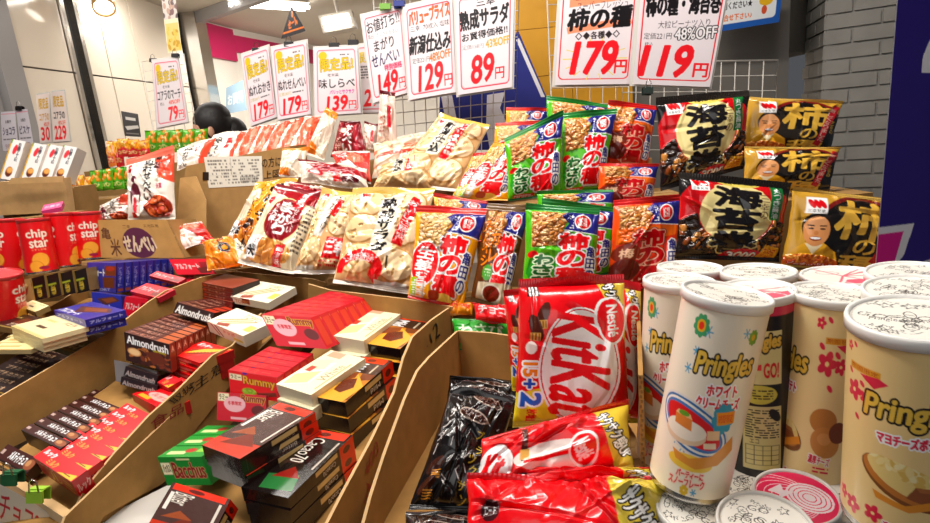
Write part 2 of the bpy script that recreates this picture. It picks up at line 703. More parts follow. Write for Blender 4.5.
# ------------------------------------------------------------------ cardboard sheets, signs
def sheet(mb, pts, ds, th=.004, col=CARD, edge=C('c69d66'), p=None, n=None):
    """cardboard panel from photo points and depths, th thick"""
    if n is None:
        W = [P(x, y, d) for (x, y), d in zip(pts, ds)]
        c = np.mean(W, axis=0)
        _, _, vt = np.linalg.svd(np.array(W) - c)
        n = vt[2]
        if np.dot(n, EYE - c) < 0:
            n = -n
        W = [onplane(t, c, n) for t in pts]
    else:
        W = [onplane(t, p, n) for t in pts]
    mb.prism(W, -n * th, col, edge)
    return W, n


def sign(name, label, q, d, a, lean=0, yaw=0, group=None, cat='sign', margin=.035, th=.0008, mt=None, sleeve=True):
    Q, n = facepts(q, d, lean, yaw)
    w, h = spread(q)
    nu = int(np.clip(w * 2.4, 12, 260)); nv = int(np.clip(h * 2.4, 12, 300))
    us = np.linspace(0, 1, nu); vs = np.linspace(0, 1, nv)
    U, V = np.meshgrid(us, vs)
    c, _ = a.sample(us, vs)
    r = np.random.default_rng(len(bpy.data.objects))
    bow = .004 * np.sin(pi * U) * r.uniform(-1, 1) + .003 * np.sin(pi * V) * r.uniform(-1, 1)
    mb = MB().grid(bil(Q, U, V) + n * bow[..., None], c)
    mb.grid(bil(Q, U, V) + n * (bow - th)[..., None], C('e9e6e0'), flip=True)
    o = mb.build(name, mt or M_PAPER)
    tag(o, label, cat, group)
    if sleeve:
        us2 = np.linspace(-margin, 1 + margin, 12); vs2 = np.linspace(-margin * .8, 1 + margin * .6, 12)
        U, V = np.meshgrid(us2, vs2)
        b2 = .004 * np.sin(pi * U) * 0
        mb = MB().grid(bil(Q, U, V) - n * (.006), C('dcd8d2'))
        mb.grid(bil(Q, U, V) - n * (.0066), C('dcd8d2'), flip=True)
        mb.build('plastic_sleeve', M_PLASTIC, o)
    return o


def clip(label, x, y, d, col=BLACK, s=.016, group='binder clips', rollx=0):
    """small binder clip: folded body and two wire handles"""
    c = P(x, y, d)
    root = thing('binder_clip', label, 'clip', c, group)
    mb = MB()
    w = s
    mb.prism([c + RT * -w + UP * -.010, c + RT * w + UP * -.010, c + RT * w + UP * .006, c + RT * -w + UP * .006], -FW * .004, col)
    mb.prism([c + RT * -w + UP * .006, c + RT * w + UP * .006, c + RT * w + UP * .006 + FW * .012, c + RT * -w + UP * .006 + FW * .012], UP * .002, col)
    mb.prism([c + RT * -w + UP * -.010 + FW * .012, c + RT * w + UP * -.010 + FW * .012, c + RT * w + UP * .006 + FW * .012, c + RT * -w + UP * .006 + FW * .012], FW * .002, col)
    mb.build('clip_body', M_CLIP, root)
    for k in (-1,):
        h = MB().tube([c + RT * -w * .6 - FW * .004 + UP * .005, c + RT * -w * .45 - FW * .006 + UP * .020, c - FW * .007 + UP * .024,
                       c + RT * w * .45 - FW * .006 + UP * .020, c + RT * w * .6 - FW * .004 + UP * .005], .0011, C('b8b8b8'))
        h.build('wire_handle', M_METAL, root)
    return root
# ================================================================== printed designs
W1 = C('ffffff')
ORANGE = C('e8742a')


def a_kameda(kind):
    bg = {'yellow': C('e9a521'), 'green': C('5cb324'), 'red': C('e0561f'), 'curry': C('5b3414')}[kind]
    a = Art(230, 330, bg)
    crk = [C('c98a4a'), C('b97436'), C('d9a563'), C('a9622c'), C('e0b982')] if kind != 'yellow' else [C('e2c58f'), C('d8b273'), C('cfa261'), C('ecd6a8')]
    reg = a.mpoly([(.08, .09), (.62, .09), (.5, .28), (.44, .47), (.07, .5)])
    a.put(reg, C('c79a62') if kind != 'curry' else C('8c6a45'))
    a.bumps(reg, 130, .055, .022, crk, seed=3, hgt=1.2, edge=C('8a5526'))
    a.poly([(.60, .06), (1, .06), (1, .33), (.50, .30), (.57, .22), (.47, .14)], NAVY)
    a.line([(.50, .30), (1, .335)], .012, W1)
    a.ell(.77, .19, .12, .095, W1); a.ell(.77, .19, .105, .083, C('c8141e'))
    a.text('亀田製菓', .715, .135, .825, .245, W1, bold=1)
    a.scribble(.58, .12, .64, .28, 10, W1, 2, .5)
    red = C('d8121c') if kind != 'red' else C('a80f18')
    out = ((5, W1), (2, C('5a0a10')))
    x0 = .5 if kind != 'red' else .36
    if kind == 'red':
        a.rect(.05, .33, .95, .95, C('cf3a1d')); a.poly([(.05, .33), (.95, .33), (.95, .44), (.05, .5)], ORANGE)
        a.text('柿の種', .28, .36, .74, .94, red, bold=8, out=((4, C('f2b8a0')), (2, C('5a0a10'))), vert=True)
    else:
        a.text('柿の種', x0 - .06, .33, .83, .92, red, bold=8, out=out, vert=True, rot=.05)
    a.text('亀田の', .82, .48, .95, .88, NAVY, bold=3, out=((4, W1),), vert=True, rot=.05)
    if kind == 'yellow':
        a.ell(.22, .63, .25, .23, C('d8121c')); a.ring(.22, .63, .25, .23, .02, W1)
        a.text('生姜', .08, .46, .36, .72, W1, bold=3, vert=True, rot=.12)
        a.text('むらさき', .1, .72, .3, .97, W1, bold=2, vert=True)
        a.rect(.03, .78, .13, .98, C('9fbf2e')); a.scribble(.04, .8, .12, .97, 7, W1, 1, .8)
        a.ell(.62, .95, .16, .05, C('e9c766')); a.ell(.45, .93, .1, .05, C('a3351c'))
    elif kind == 'green':
        a.ell(.1, .58, .07, .045, C('c8141e'))
        a.poly([(.06, .62), (.3, .55), (.42, .68), (.36, .86), (.12, .92), (.03, .78)], C('2f8f2a'))
        a.text('わさび', .12, .58, .36, .92, C('0d5a20'), bold=5, out=((4, C('eaf6d8')),), vert=True, rot=.05)
        a.rect(.08, .93, .5, .985, C('c8141e')); a.scribble(.1, .94, .48, .98, 2, W1, 4, .8)
    elif kind == 'curry':
        a.text('スパイシー', .06, .2, .26, .78, C('f08a1e'), bold=3, out=((2, BLACK),), vert=True, rot=-.12)
        a.text('カレー', .26, .3, .46, .78, C('f08a1e'), bold=4, out=((3, BLACK),), vert=True, rot=-.05)
        a.ell(.3, .72, .13, .075, C('4d9a35')); a.scribble(.22, .68, .38, .76, 3, C('d8e8c0'), 3, .7)
        a.poly([(.12, .82), (.98, .78), (.98, .99), (.12, 1)], C('d9c9ae'))
        a.ell(.5, .9, .25, .085, C('efe6d6')); a.ell(.5, .9, .22, .07, C('7d2415'))
    else:
        a.ell(.2, .6, .2, .1, C('7a2a16')); a.ell(.2, .78, .22, .12, C('5e1c12'))
        a.text('梅', .1, .55, .3, .65, C('f0c8a8'), bold=2)
    return a


def sanko(a, x, y, w):
    """white square with three leaning red ovals"""
    h = w * a.W / a.H
    a.rect(x, y, x + w, y + h, W1)
    for k in range(3):
        a.ell(x + w * (.26 + .25 * k), y + h * .4, w * .13, h * .3, C('c9101c'), rot=-.5 + 0)
    a.text('三幸製菓', x + w * .1, y + h * .74, x + w * .9, y + h * .94, BLACK)


def a_nori():
    a = Art(330, 330, C('151113'))
    a.ell(.5, .42, .52, .44, C('b3121c'))
    m = a.mell(.5, .45, .34, .36)
    a.put(m, C('e8d9a0'))
    r = np.random.default_rng(4)
    reg = a.mell(.5, .68, .55, .28) & ~a.mell(.5, .42, .36, .40)
    a.put(reg, C('2a1712'))
    a.bumps(reg, 90, .055, .028, [C('a8642c'), C('7e4420'), C('c58a4a'), C('231513'), C('231513')], 5, 1.6, edge=C('120c0c'))
    for i, x in enumerate(np.linspace(.07, .93, 15)):
        a.line([(x, .93), (.5 + (x - .5) * .72, .75)], .022, C('1a1110'))
    a.text('海苔巻', .28, .13, .70, .92, BLACK, bold=9, out=((5, C('e8d9a0')),), vert=True, rot=.03)
    a.text('三幸の', .7, .2, .79, .5, C('4a1410'), bold=1, vert=True)
    a.rect(.8, .08, .92, .5, C('1c6a38')); a.text('丸つき醤油', .825, .1, .895, .48, W1, bold=1, vert=True)
    a.ell(.53, .075, .19, .055, C('d3c26a')); a.scribble(.4, .055, .66, .1, 2, C('4a3a10'), 3, .8)
    sanko(a, .09, .05, .16)
    a.ell(.62, .93, .17, .07, C('c2213a')); a.ell(.5, .95, .1, .06, C('c2213a'))
    a.text('3000', .48, .9, .74, .97, W1, bold=2, out=((2, C('5a0a10')),))
    a.poly([(.8, .8), (.97, .84), (.93, .99), (.75, .95)], C('e9b23c')); a.text('お徳用', .79, .84, .92, .95, C('b3121c'), bold=1, rot=.2)
    return a


def a_kaki():
    a = Art(360, 300, C('c49a42'))
    r = np.random.default_rng(2)
    a.ell(.6, .62, .47, .58, C('6d1a18')); a.ell(.6, .64, .44, .55, C('14100f'))
    gold = C('dcb457')
    a.text('柿', .36, .12, .88, .60, gold, bold=9, shear=.08)
    a.text('の', .55, .60, .74, .78, gold, bold=3)
    a.text('種', .44, .80, .84, 1.04, gold, bold=4)
    a.text('三幸の', .90, .42, .95, .66, gold, bold=0, vert=True)
    # a smiling man in a yellow kimono, printed
    sk = C('d79a68')
    a.poly([(.0, .98), (.05, .78), (.14, .68), (.28, .68), (.40, .78), (.46, 1)], C('d9a637'))
    a.poly([(.13, .7), (.21, .83), (.28, .7)], C('f0e2c0'))
    a.ell(.21, .50, .115, .20, C('1c1412')); a.ell(.21, .54, .105, .19, sk); a.ell(.21, .44, .07, .09, C('dba477'))
    for sx in (-1, 1):
        a.ell(.21 + sx * .045, .51, .022, .010, C('2a1712')); a.line([(.21 + sx * .025, .475), (.21 + sx * .07, .47)], .012, C('2a1712'))
    a.ell(.21, .565, .018, .028, C('c58553')); a.ell(.21, .635, .048, .028, C('7a2a20')); a.ell(.21, .628, .042, .014, W1)
    reg = a.mell(.2, .93, .25, .10)
    a.put(reg, C('c2642a')); a.bumps(reg, 60, .035, .014, [C('d27b34'), C('b9561f'), C('e09a4c')], 3, 1)
    a.text('ピーナッツ入り', .04, .93, .42, .985, W1, bold=1, out=((3, C('a3131c')),))
    a.poly([(.90, .1), (.985, .14), (.80, .9), (.72, .86)], C('b0202c'))
    a.text('新しくなりました', .815, .17, .885, .82, C('f0d8c8'), vert=True, rot=.22)
    a.rect(.0, .0, 1, .055, C('d2ab55'))
    sanko(a, .1, .12, .17)
    return a


def a_kitkat():
    a = Art(420, 300, C('d2101c'))                      # drawn upright, turned a quarter on the pouch
    a.poly([(.76, 1), (.70, .72), (1, .62), (1, 1)], C('e8d23a'))
    a.poly([(.0, .0), (.06, .27), (.34, .12), (.48, 0)], C('d8bf52'))
    a.text('サクサク感UP', .05, .05, .36, .17, W1, bold=2, out=((4, BLACK),), rot=-.32)
    a.ell(.58, .47, .38, .36, W1); a.ring(.58, .47, .37, .34, .008, C('c2101c'))
    a.text('KitKat', .26, .22, .92, .72, C('d2101c'), bold=7, shear=.12)
    a.ell(.30, .16, .155, .15, W1); a.ell(.27, .21, .12, .13, W1)
    a.ell(.30, .16, .14, .13, C('d2101c')); a.ell(.27, .20, .105, .11, C('d2101c'))
    a.text('Nestlé', .20, .105, .40, .215, W1, bold=2)
    a.rect(.055, .82, .12, .93, C('3a1014')); a.scribble(.06, .83, .115, .92, 3, W1, 2, .8)
    for (x, y, ro) in ((.24, .80, .4), (.32, .86, -.3)):
        a.ell(x, y, .09, .052, C('4a1d12'), rot=ro); a.rect(x + .03, y - .035, x + .085, y + .05, C('d9a860'))
        for k in range(3):
            a.rect(x + .035, y - .03 + k * .027, x + .08, y - .02 + k * .027, C('7a4420'))
    a.ell(.45, .90, .05, .06, C('f6e6e0')); a.ring(.45, .90, .05, .06, .008, C('c2101c'))
    a.text('15', .55, .84, .64, .95, C('f08a1e'), bold=4, out=((5, W1),))
    a.text('+', .66, .85, .72, .94, C('2a52b0'), bold=4, out=((4, W1),))
    a.text('2', .755, .80, .84, .955, C('2a62c0'), bold=6, out=((5, W1),))
    a.text('枚増量', .86, .82, .97, .9, C('d2101c'), bold=2)
    return a.rot(-1)


def a_kitfold():
    """the lower flap of a red pouch, mostly plain"""
    a = Art(420, 200, C('cf0f1a'))
    a.rect(.06, .3, .17, .62, C('b80e18')); a.ell(.12, .45, .05, .12, C('3a1014')); a.text('カード', .09, .40, .15, .5, W1, bold=1)
    a.poly([(.70, .12), (1, .02), (1, 1), (.83, 1)], C('d9c458'))
    a.text('サクサク感', .76, .34, .99, .62, W1, bold=3, out=((4, BLACK),), rot=.85)
    a.ell(.18, .98, .11, .2, C('4a1d12'))
    return a


def a_kithalf():
    a = Art(420, 230, C('d2101c'))
    a.ell(.10, .72, .13, .42, W1); a.ring(.10, .72, .13, .42, .012, C('b40e18')); a.text('Kit', .03, .5, .16, .95, C('d2101c'), bold=6, rot=.2)
    a.ell(.47, .66, .25, .22, C('f2e4de')); a.line([(.3, .72), (.66, .62)], .03, C('d2101c'))
    a.ell(.67, .62, .10, .24, W1); a.ell(.67, .62, .085, .20, C('d2101c')); a.text('Nestlé', .60, .52, .735, .72, W1, bold=3, rot=1.2)
    a.poly([(.74, .06), (1, .0), (1, 1), (.90, 1)], C('d8c050'))
    a.text('サクサク感UP', .70, .36, 1.06, .55, W1, bold=2, out=((4, BLACK),), rot=1.0)
    a.rect(.27, .1, .31, .7, C('4a1d12')); a.rect(.26, .5, .32, .68, C('d9a860'))
    return a


def a_black():
    a = Art(260, 330, C('120d0e'))
    for cx, cy in ((.62, .12), (.5, .28)):
        a.ell(cx, cy, .24, .05, C('a89a90'), rot=.25); a.ell(cx, cy, .215, .038, C('3a2018'), rot=.25)
        a.bumps(a.mell(cx, cy, .21, .035, .25), 30, .02, .01, [C('5a3324'), C('2a1510')], 3, .6)
    r = np.random.default_rng(9)
    for i in range(16):
        x, y = r.uniform(.3, .95), r.uniform(.3, .85)
        a.line([(x, y), (x + r.uniform(-.08, .08), y + r.uniform(-.07, .07))], .009, C('c9c0bc'))
    for s, x, y in (('ブ', .62, .40), ('ラ', .66, .52), ('ッ', .60, .60), ('ク', .64, .68), ('サ', .55, .80), ('ン', .6, .9)):
        a.text(s, x, y, x + .1, y + .07, C('d0b24a'), bold=1, rot=.2)
    for x, y in ((.16, .72), (.12, .86)):
        a.ell(x + .02, y - .03, .12, .05, C('3a1d14'), rot=-.6)
        for k in range(4):
            a.rect(x, y + k * .018, x + .12, y + .010 + k * .018, C('c98a3c'))
    a.text('サンダー', .10, .2, .19, .62, C('c9c0bc'), vert=True, rot=.18)
    return a


# --- rice crackers in clear film
def a_senbei(kind):
    a = Art(300, 330, C('e6cfa4'))
    reg = a.mpoly([(0.02, .06), (.98, .06), (.98, .97), (.02, .97)])
    if kind in ('salad', 'clear', 'side'):
        a.put(reg, C('cda678'))
        k = [C('f6e6c8'), C('f0dab4'), C('e8cca0')]
        for x, y in ((.24, .2), (.72, .2), (.24, .46), (.74, .46), (.25, .76), (.73, .78)):
            m = a.mell(x, y, .24, .15)
            a.put(m, C('c0935c')); a.ell(x, y, .222, .136, k[int(x * 10) % 3])
            q = np.sqrt(np.maximum(0, 1 - ((a.X - x) / .24) ** 2 - ((a.Y - y) / .15) ** 2))
            a.hh = np.maximum(a.hh, q * 1.6)
            a.bumps(a.mell(x, y, .2, .12), 7, .03, .012, [C('dcb67c'), C('e2c08a')], int(x * 100 + y * 10), .3)
    if kind == 'salad':
        a.rect(.0, .0, 1, .07, C('d6b34e'))
        a.poly([(.42, .14), (.66, .12), (.66, .72), (.38, .74)], C('efe6d2'))
        a.text('熟成サラダ', .42, .15, .60, .70, BLACK, bold=4, vert=True, rot=.05)
        a.poly([(.78, .12), (.90, .15), (.76, .62), (.64, .60)], C('cc1622')); a.text('おいしさ熟成', .72, .17, .83, .56, W1, bold=1, vert=True, rot=.22)
        t = a.mell(.30, .84, .29, .16) & ~a.mell(.30, .90, .20, .12) & (a.Y < .9)
        a.put(t, C('d3141f')); a.text('三幸の新潟仕込み', .12, .72, .48, .80, W1, bold=0)
        a.poly([(.46, .8), (.58, .86), (.52, .98), (.42, .9)], C('d3141f'))
        sanko(a, .14, .06, .13)
        a.rect(.62, .72, .645, .84, C('3a2a10')); a.rect(.5, .93, .9, .985, C('ece8e0'))
    elif kind == 'clear':
        a.rect(.0, .0, 1, .05, C('d6b34e'))
        a.poly([(.40, .05), (.62, .05), (.42, .62), (.22, .60)], C('f0ece4'))
        a.text('ばかうけ', .42, .07, .53, .56, C('2a2420'), bold=2, vert=True, rot=.24)
        a.poly([(.55, .16), (.7, .18), (.6, .4), (.48, .36)], C('d3141f'))
        a.rect(.56, .62, .98, .86, C('cf1a22')); a.text('三幸', .6, .66, .94, .82, W1, bold=4); a.scribble(.5, .87, .98, .95, 2, C('b02020'), 3, .8)
        a.rect(.05, .92, .4, .99, C('e8e4da')); sanko(a, .1, .03, .16)
    elif kind == 'side':
        a.rect(0, 0, 1, .06, C('d9b85a'))
        a.poly([(.30, .12), (.50, .12), (.50, .62), (.30, .62)], C('f1eadb')); a.text('新潟仕込', .32, .15, .47, .6, BLACK, bold=4, vert=True)
        a.poly([(.58, .08), (.72, .1), (.66, .66), (.52, .64)], C('cc1622')); a.scribble(.57, .12, .68, .6, 9, W1, 3, .7)
        sanko(a, .1, .08, .16)
    elif kind == 'magari':
        a.put(reg, C('e9dcc2'))
        a.rect(0, .0, 1, .1, C('7c0f1c')); a.poly([(0, .02), (1, .0), (1, .2), (.62, .24), (.1, .12)], C('8a1220'))
        a.ell(.52, .46, .34, .26, C('e6d3a0')); a.ell(.52, .46, .325, .245, C('7c0f1c'))
        a.text('まがり', .42, .26, .64, .64, W1, bold=4, vert=True, rot=.1)
        a.text('大阪', .27, .36, .40, .5, W1, bold=2, vert=True); a.text('せんべい', .66, .3, .74, .6, W1, bold=1, vert=True)
        a.poly([(.64, .02), (.78, .04), (.78, .3), (.60, .3)], C('c51e2c')); a.text('特選', .65, .06, .75, .26, W1, bold=2, vert=True)
        m = a.mell(.45, .83, .42, .14); a.put(m, C('d39a55'))
        a.bumps(m, 16, .13, .05, [C('d8a05a'), C('c98744'), C('e2b574')], 2, 1.4, edge=C('a86a2e'))
        a.poly([(.06, .68), (.26, .66), (.26, .92), (.1, .94)], W1); a.text('米', .1, .78, .23, .9, BLACK, bold=4); a.text('うるち', .1, .70, .23, .76, C('c51e2c'), bold=1)
        a.poly([(.58, .74), (.76, .72), (.74, .97), (.56, .96)], C('c51e2c')); a.text('醤油味', .61, .76, .71, .94, W1, bold=1, vert=True)
        a.ell(.12, .22, .08, .05, C('c51e2c')); a.scribble(.84, .2, .97, .8, 12, C('4a4038'), 3, .8)
    elif kind == 'orange':
        a.put(reg, C('e59a2c')); a.rect(.03, .2, .3, .97, C('d8c9b0'))
        a.poly([(.25, .05), (1, .05), (1, .4), (.6, .55), (.35, .4)], C('e8a23a'))
        a.text('のり巻', .52, .08, .86, .62, BLACK, bold=4, vert=True, rot=.12)
        a.text('ひとくち', .3, .1, .42, .6, C('4a2a16'), bold=2, vert=True, rot=.12)
        m = a.mell(.45, .78, .4, .17); a.put(m, C('c97f34')); a.bumps(m, 40, .07, .03, [C('d9923f'), C('2a1a16'), C('b9692a')], 4, 1.4)
        a.poly([(.0, .68), (.18, .66), (.18, .95), (.02, .97)], W1); a.text('米', .03, .74, .16, .88, BLACK, bold=3)
    elif kind == 'roll':
        a.put(reg, C('e58a22')); a.bumps(reg, 26, .1, .06, [C('f0a23c'), C('d97a1c'), C('eab257')], 4, 1.0)
        a.ell(.55, .55, .15, .17, BLACK); a.ell(.56, .56, .07, .08, C('e58a22')); a.line([(.45, .4), (.42, .25), (.55, .2)], .04, BLACK)
        a.poly([(.82, .1), (1, .1), (1, .9), (.8, .9)], C('f3ead8')); a.text('米', .84, .35, .97, .6, BLACK, bold=3)
    elif kind == 'nure':
        a.put(reg, C('f2ece2')); a.c[:] = C('f2ece2')
        a.poly([(.55, 0), (1, 0), (1, .5), (.74, .42)], C('d9543c'))
        a.text('ぬれせんべい', .43, .12, .60, .72, BLACK, bold=4, vert=True, rot=.06)
        a.text('新潟', .62, .04, .75, .3, BLACK, bold=3, vert=True, rot=.1)
        a.rect(.06, .13, .16, .19, C('c8141e')); a.rect(.08, .2, .18, .255, C('c8141e'))
        a.ell(.22, .62, .12, .19, C('5b2030')); a.ell(.22, .38, .07, .05, C('5b2030')); a.rect(.15, .62, .3, .78, C('efe3df'))
        a.rect(.18, .66, .25, .9, C('c8283a')); a.rect(.12, .88, .22, 1, C('c8141e'))
        m = a.mell(.7, .83, .27, .17) & a.mpoly([(.3, .6), (1, .66), (1, 1), (.3, 1)])
        a.put(m, C('a33a22')); a.bumps(m, 14, .1, .05, [C('b9482a'), C('8c2c18'), C('c96538')], 3, 1.4, edge=C('6e2012'))
        a.text('亀田', .68, .38, .84, .48, C('7a6a20'), bold=1); a.text('米菓', .7, .5, .82, .58, C('a03050'), bold=2)
    elif kind == 'nureside':
        a.c[:] = C('f3ece4')
        a.text('ぬれせん', .2, .2, .45, .95, BLACK, bold=4, vert=True, rot=.1); a.rect(.6, .3, .75, .45, C('c8141e')); a.rect(.6, .5, .72, .6, C('c8141e'))
        a.poly([(.8, 0), (1, 0), (1, 1), (.86, 1)], C('d9543c'))
    elif kind == 'pink':
        a.c[:] = C('d9684e')
        a.poly([(0, 0), (.22, 0), (.3, 1), (.05, 1)], C('f0dfd4')); a.poly([(.5, 0), (.62, 0), (.72, 1), (.55, 1)], C('e9a48e'))
        a.bumps(a.X > .3, 14, .12, .07, [C('c64a34'), C('e07a5e'), C('d05a40')], 3, 1.0)
    elif kind == 'maroon':
        a.c[:] = C('7c1420'); a.text('せんべい', .34, .1, .62, .88, W1, bold=4, vert=True, rot=.1); a.ell(.3, .3, .12, .08, C('e8dccc')); a.rect(.7, .1, .8, .9, C('a32030'))
        a.scribble(.08, .5, .26, .9, 8, C('e8cfc0'), 4, .6)
    elif kind == 'stripe':
        a.c[:] = C('ead3bd')
        a.rect(0, .28, 1, .40, C('d97a5a')); a.rect(.02, .5, .98, .58, C('c3402c')); a.rect(0, .74, 1, .8, C('e0a888'))
        a.bumps(a.mpoly([(0, .05), (1, .05), (1, .95), (0, .95)]), 22, .1, .09, [C('ecd8c0'), C('e6c8a8')], 4, .7); a.rect(.05, .46, .9, .55, C('c3402c'))
    elif kind == 'maroonflat':
        a.c[:] = C('eedfd2'); a.poly([(.1, .2), (1, .3), (1, .62), (.3, .66)], C('8a1220')); a.ell(.25, .68, .12, .1, C('c8283a')); a.ell(.25, .68, .07, .06, W1)
        a.rect(.5, .66, .62, .9, C('c8141e')); a.ell(.75, .8, .15, .1, C('5b1420')); a.text('大', .7, .74, .8, .86, W1, bold=3)
    elif kind == 'redwhite':
        a.c[:] = C('d8352c'); a.poly([(0, .5), (.4, .4), (.8, .8), (.5, 1), (0, 1)], C('efe2da')); a.ell(.6, .3, .25, .16, C('e8765c'))
        a.scribble(.1, .1, .4, .3, 3, W1, 3, .7); a.bumps(a.Y > .6, 10, .1, .06, [C('e8a48e'), C('c8281e')], 3, .8)
    elif kind == 'whitecap':
        a.c[:] = C('f1e6d4'); a.rect(0, 0, 1, .14, C('e8912c')); a.poly([(0, .7), (.5, .8), (.5, 1), (0, 1)], C('e0802c')); a.rect(.3, .3, .36, .75, C('d9c9b0'))
    elif kind == 'clearpink':
        a.c[:] = C('e8d2c6'); a.rect(0, 0, 1, .08, C('5a1018')); a.bumps(a.Y > .1, 16, .2, .06, [C('eadccf'), C('dfb9a8'), C('f2e8dc')], 3, 1.2); a.rect(.55, .3, .75, .7, C('c8283a'))
        a.scribble(.1, .5, .45, .8, 5, C('a05040'), 3, .6)
    return a


def a_puff(kind):
    bg = {'green': C('58a02e'), 'red': C('c9283a'), 'orange': C('d98a4a')}[kind]
    a = Art(120, 130, bg)
    if kind != 'green':
        a.rect(0, 0, 1, .5, C('e2a62c') if kind != 'orange' else C('e8d0b8'))
    a.bumps(a.Y < .6, 7 if kind == 'green' else 12, .14, .12, [C('e6a03a'), C('d98b22'), C('e9b95a')], 3, 1.2, edge=C('b36a1a'))
    a.ell(.3, .3, .05, .05, C('7a2a10')); a.ell(.72, .24, .05, .05, C('7a2a10'))
    a.rect(.12, .64, .9, .88, C('3d8a22') if kind == 'green' else C('b01a30')); a.text('コパン', .2, .67, .84, .85, C('f3e29a'), bold=2)
    return a


# --- cans
def pring(a, cx, cy, w, h, rot=-.06):
    a.text('Pringles', cx - w / 2, cy - h / 2, cx + w / 2, cy + h / 2, C('e6c25e'), bold=5, out=((7, BLACK),), rot=rot, shear=.05)


def flower(a, x, y, r, c, n=5):
    k = a.W / a.H
    for i in range(n):
        w = 2 * pi * i / n + .3
        a.ell(x + r * .55 * sin(w), y - r * .55 * cos(w) * k, r * .5, r * .36 * k, c, rot=w + pi / 2)
    a.ell(x, y, r * .2, r * .2 * k, C('f4dca0'))


def flake(a, x, y, r, c):
    k = a.W / a.H
    for i in range(3):
        w = pi * i / 3
        a.line([(x - r * cos(w), y - r * sin(w) * k), (x + r * cos(w), y + r * sin(w) * k)], .004, c)
    a.ell(x, y, r * .3, r * .3 * k, c)


def a_can_snow():
    a = Art(1200, 620, C('f3ead8'))
    blue = C('5c9fc0')
    for o in (0.0, .5):
        X = lambda t: (o + t) % 1.0
        c = o + .0
        for x, y, r in ((.20, .12, .016), (.15, .33, .014), (.17, .23, .012), (.16, .72, .012), (.19, .74, .016), (.335, .10, .013), (.36, .3, .014)):
            flake(a, o + x, y, r, blue)
        flower(a, o + .17, .10, .030, C('4d9a6a'), 9); a.ell(o + .17, .10, .017, .033, C('e0b43a')); a.ell(o + .17, .10, .010, .020, C('d8402a'))
        flower(a, o + .365, .12, .020, C('7aa03a'), 9); a.ell(o + .365, .12, .008, .016, C('e0b43a'))
        pring(a, o + .285, .285, .215, .14)
        a.text('ホワイト', o + .235, .375, o + .345, .43, C('c9202a'), bold=4, out=((5, W1),), rot=-.05)
        a.text('クリームチーズ', o + .205, .44, o + .365, .50, C('c9202a'), bold=4, out=((5, W1),), rot=-.05)
        for w_, c_ in ((.0, 'e9e2da'), (.008, '3a6ea0'), (.016, 'f4efe6'), (.024, '4a7ab0'), (.034, 'c9262a')):
            a.ell(o + .205, .625, .155 - w_, .135 - w_ * 1.6, C(c_), rot=.28)
        a.ell(o + .185, .665, .082, .062, C('e6cdb0')); a.ell(o + .185, .645, .080, .055, C('f7ecdc'))
        a.poly([(o + .135, .575), (o + .205, .585), (o + .21, .645), (o + .14, .63)], C('d98a48')); a.poly([(o + .135, .575), (o + .205, .585), (o + .195, .56), (o + .145, .555)], C('edc694')); a.ell(o + .17, .565, .022, .014, C('6c9a3a'))
        flower(a, o + .315, .545, .042, C('4a9ab0'), 9); a.poly([(o + .285, .515), (o + .355, .50), (o + .36, .565), (o + .295, .585)], C('e89a2c')); a.text('期間限定', o + .295, .52, o + .352, .565, C('c9202a'), bold=1, rot=-.1)
        a.poly([(o + .265, .62), (o + .31, .61), (o + .315, .66), (o + .27, .67)], C('eec9a0')); a.poly([(o + .26, .69), (o + .305, .68), (o + .31, .71), (o + .265, .72)], C('f2dcc0'))
        a.ell(o + .225, .815, .085, .045, C('efcb5a')); a.poly([(o + .15, .765), (o + .22, .79), (o + .30, .75), (o + .37, .64), (o + .385, .72), (o + .33, .80), (o + .25, .84), (o + .17, .815)], C('dc9a4a'))
        a.text('パーティーに', o + .185, .862, o + .285, .90, C('c9202a'), bold=3, out=((4, C('f6d8c8')),), rot=-.05)
        a.text('スノーフレーク', o + .16, .905, o + .295, .95, C('c9202a'), bold=3, out=((4, C('f6d8c8')),), rot=-.05)
        flake(a, o + .26, .972, .01, blue); flower(a, o + .225, .972, .016, C('d8b43a'), 8)
    return a


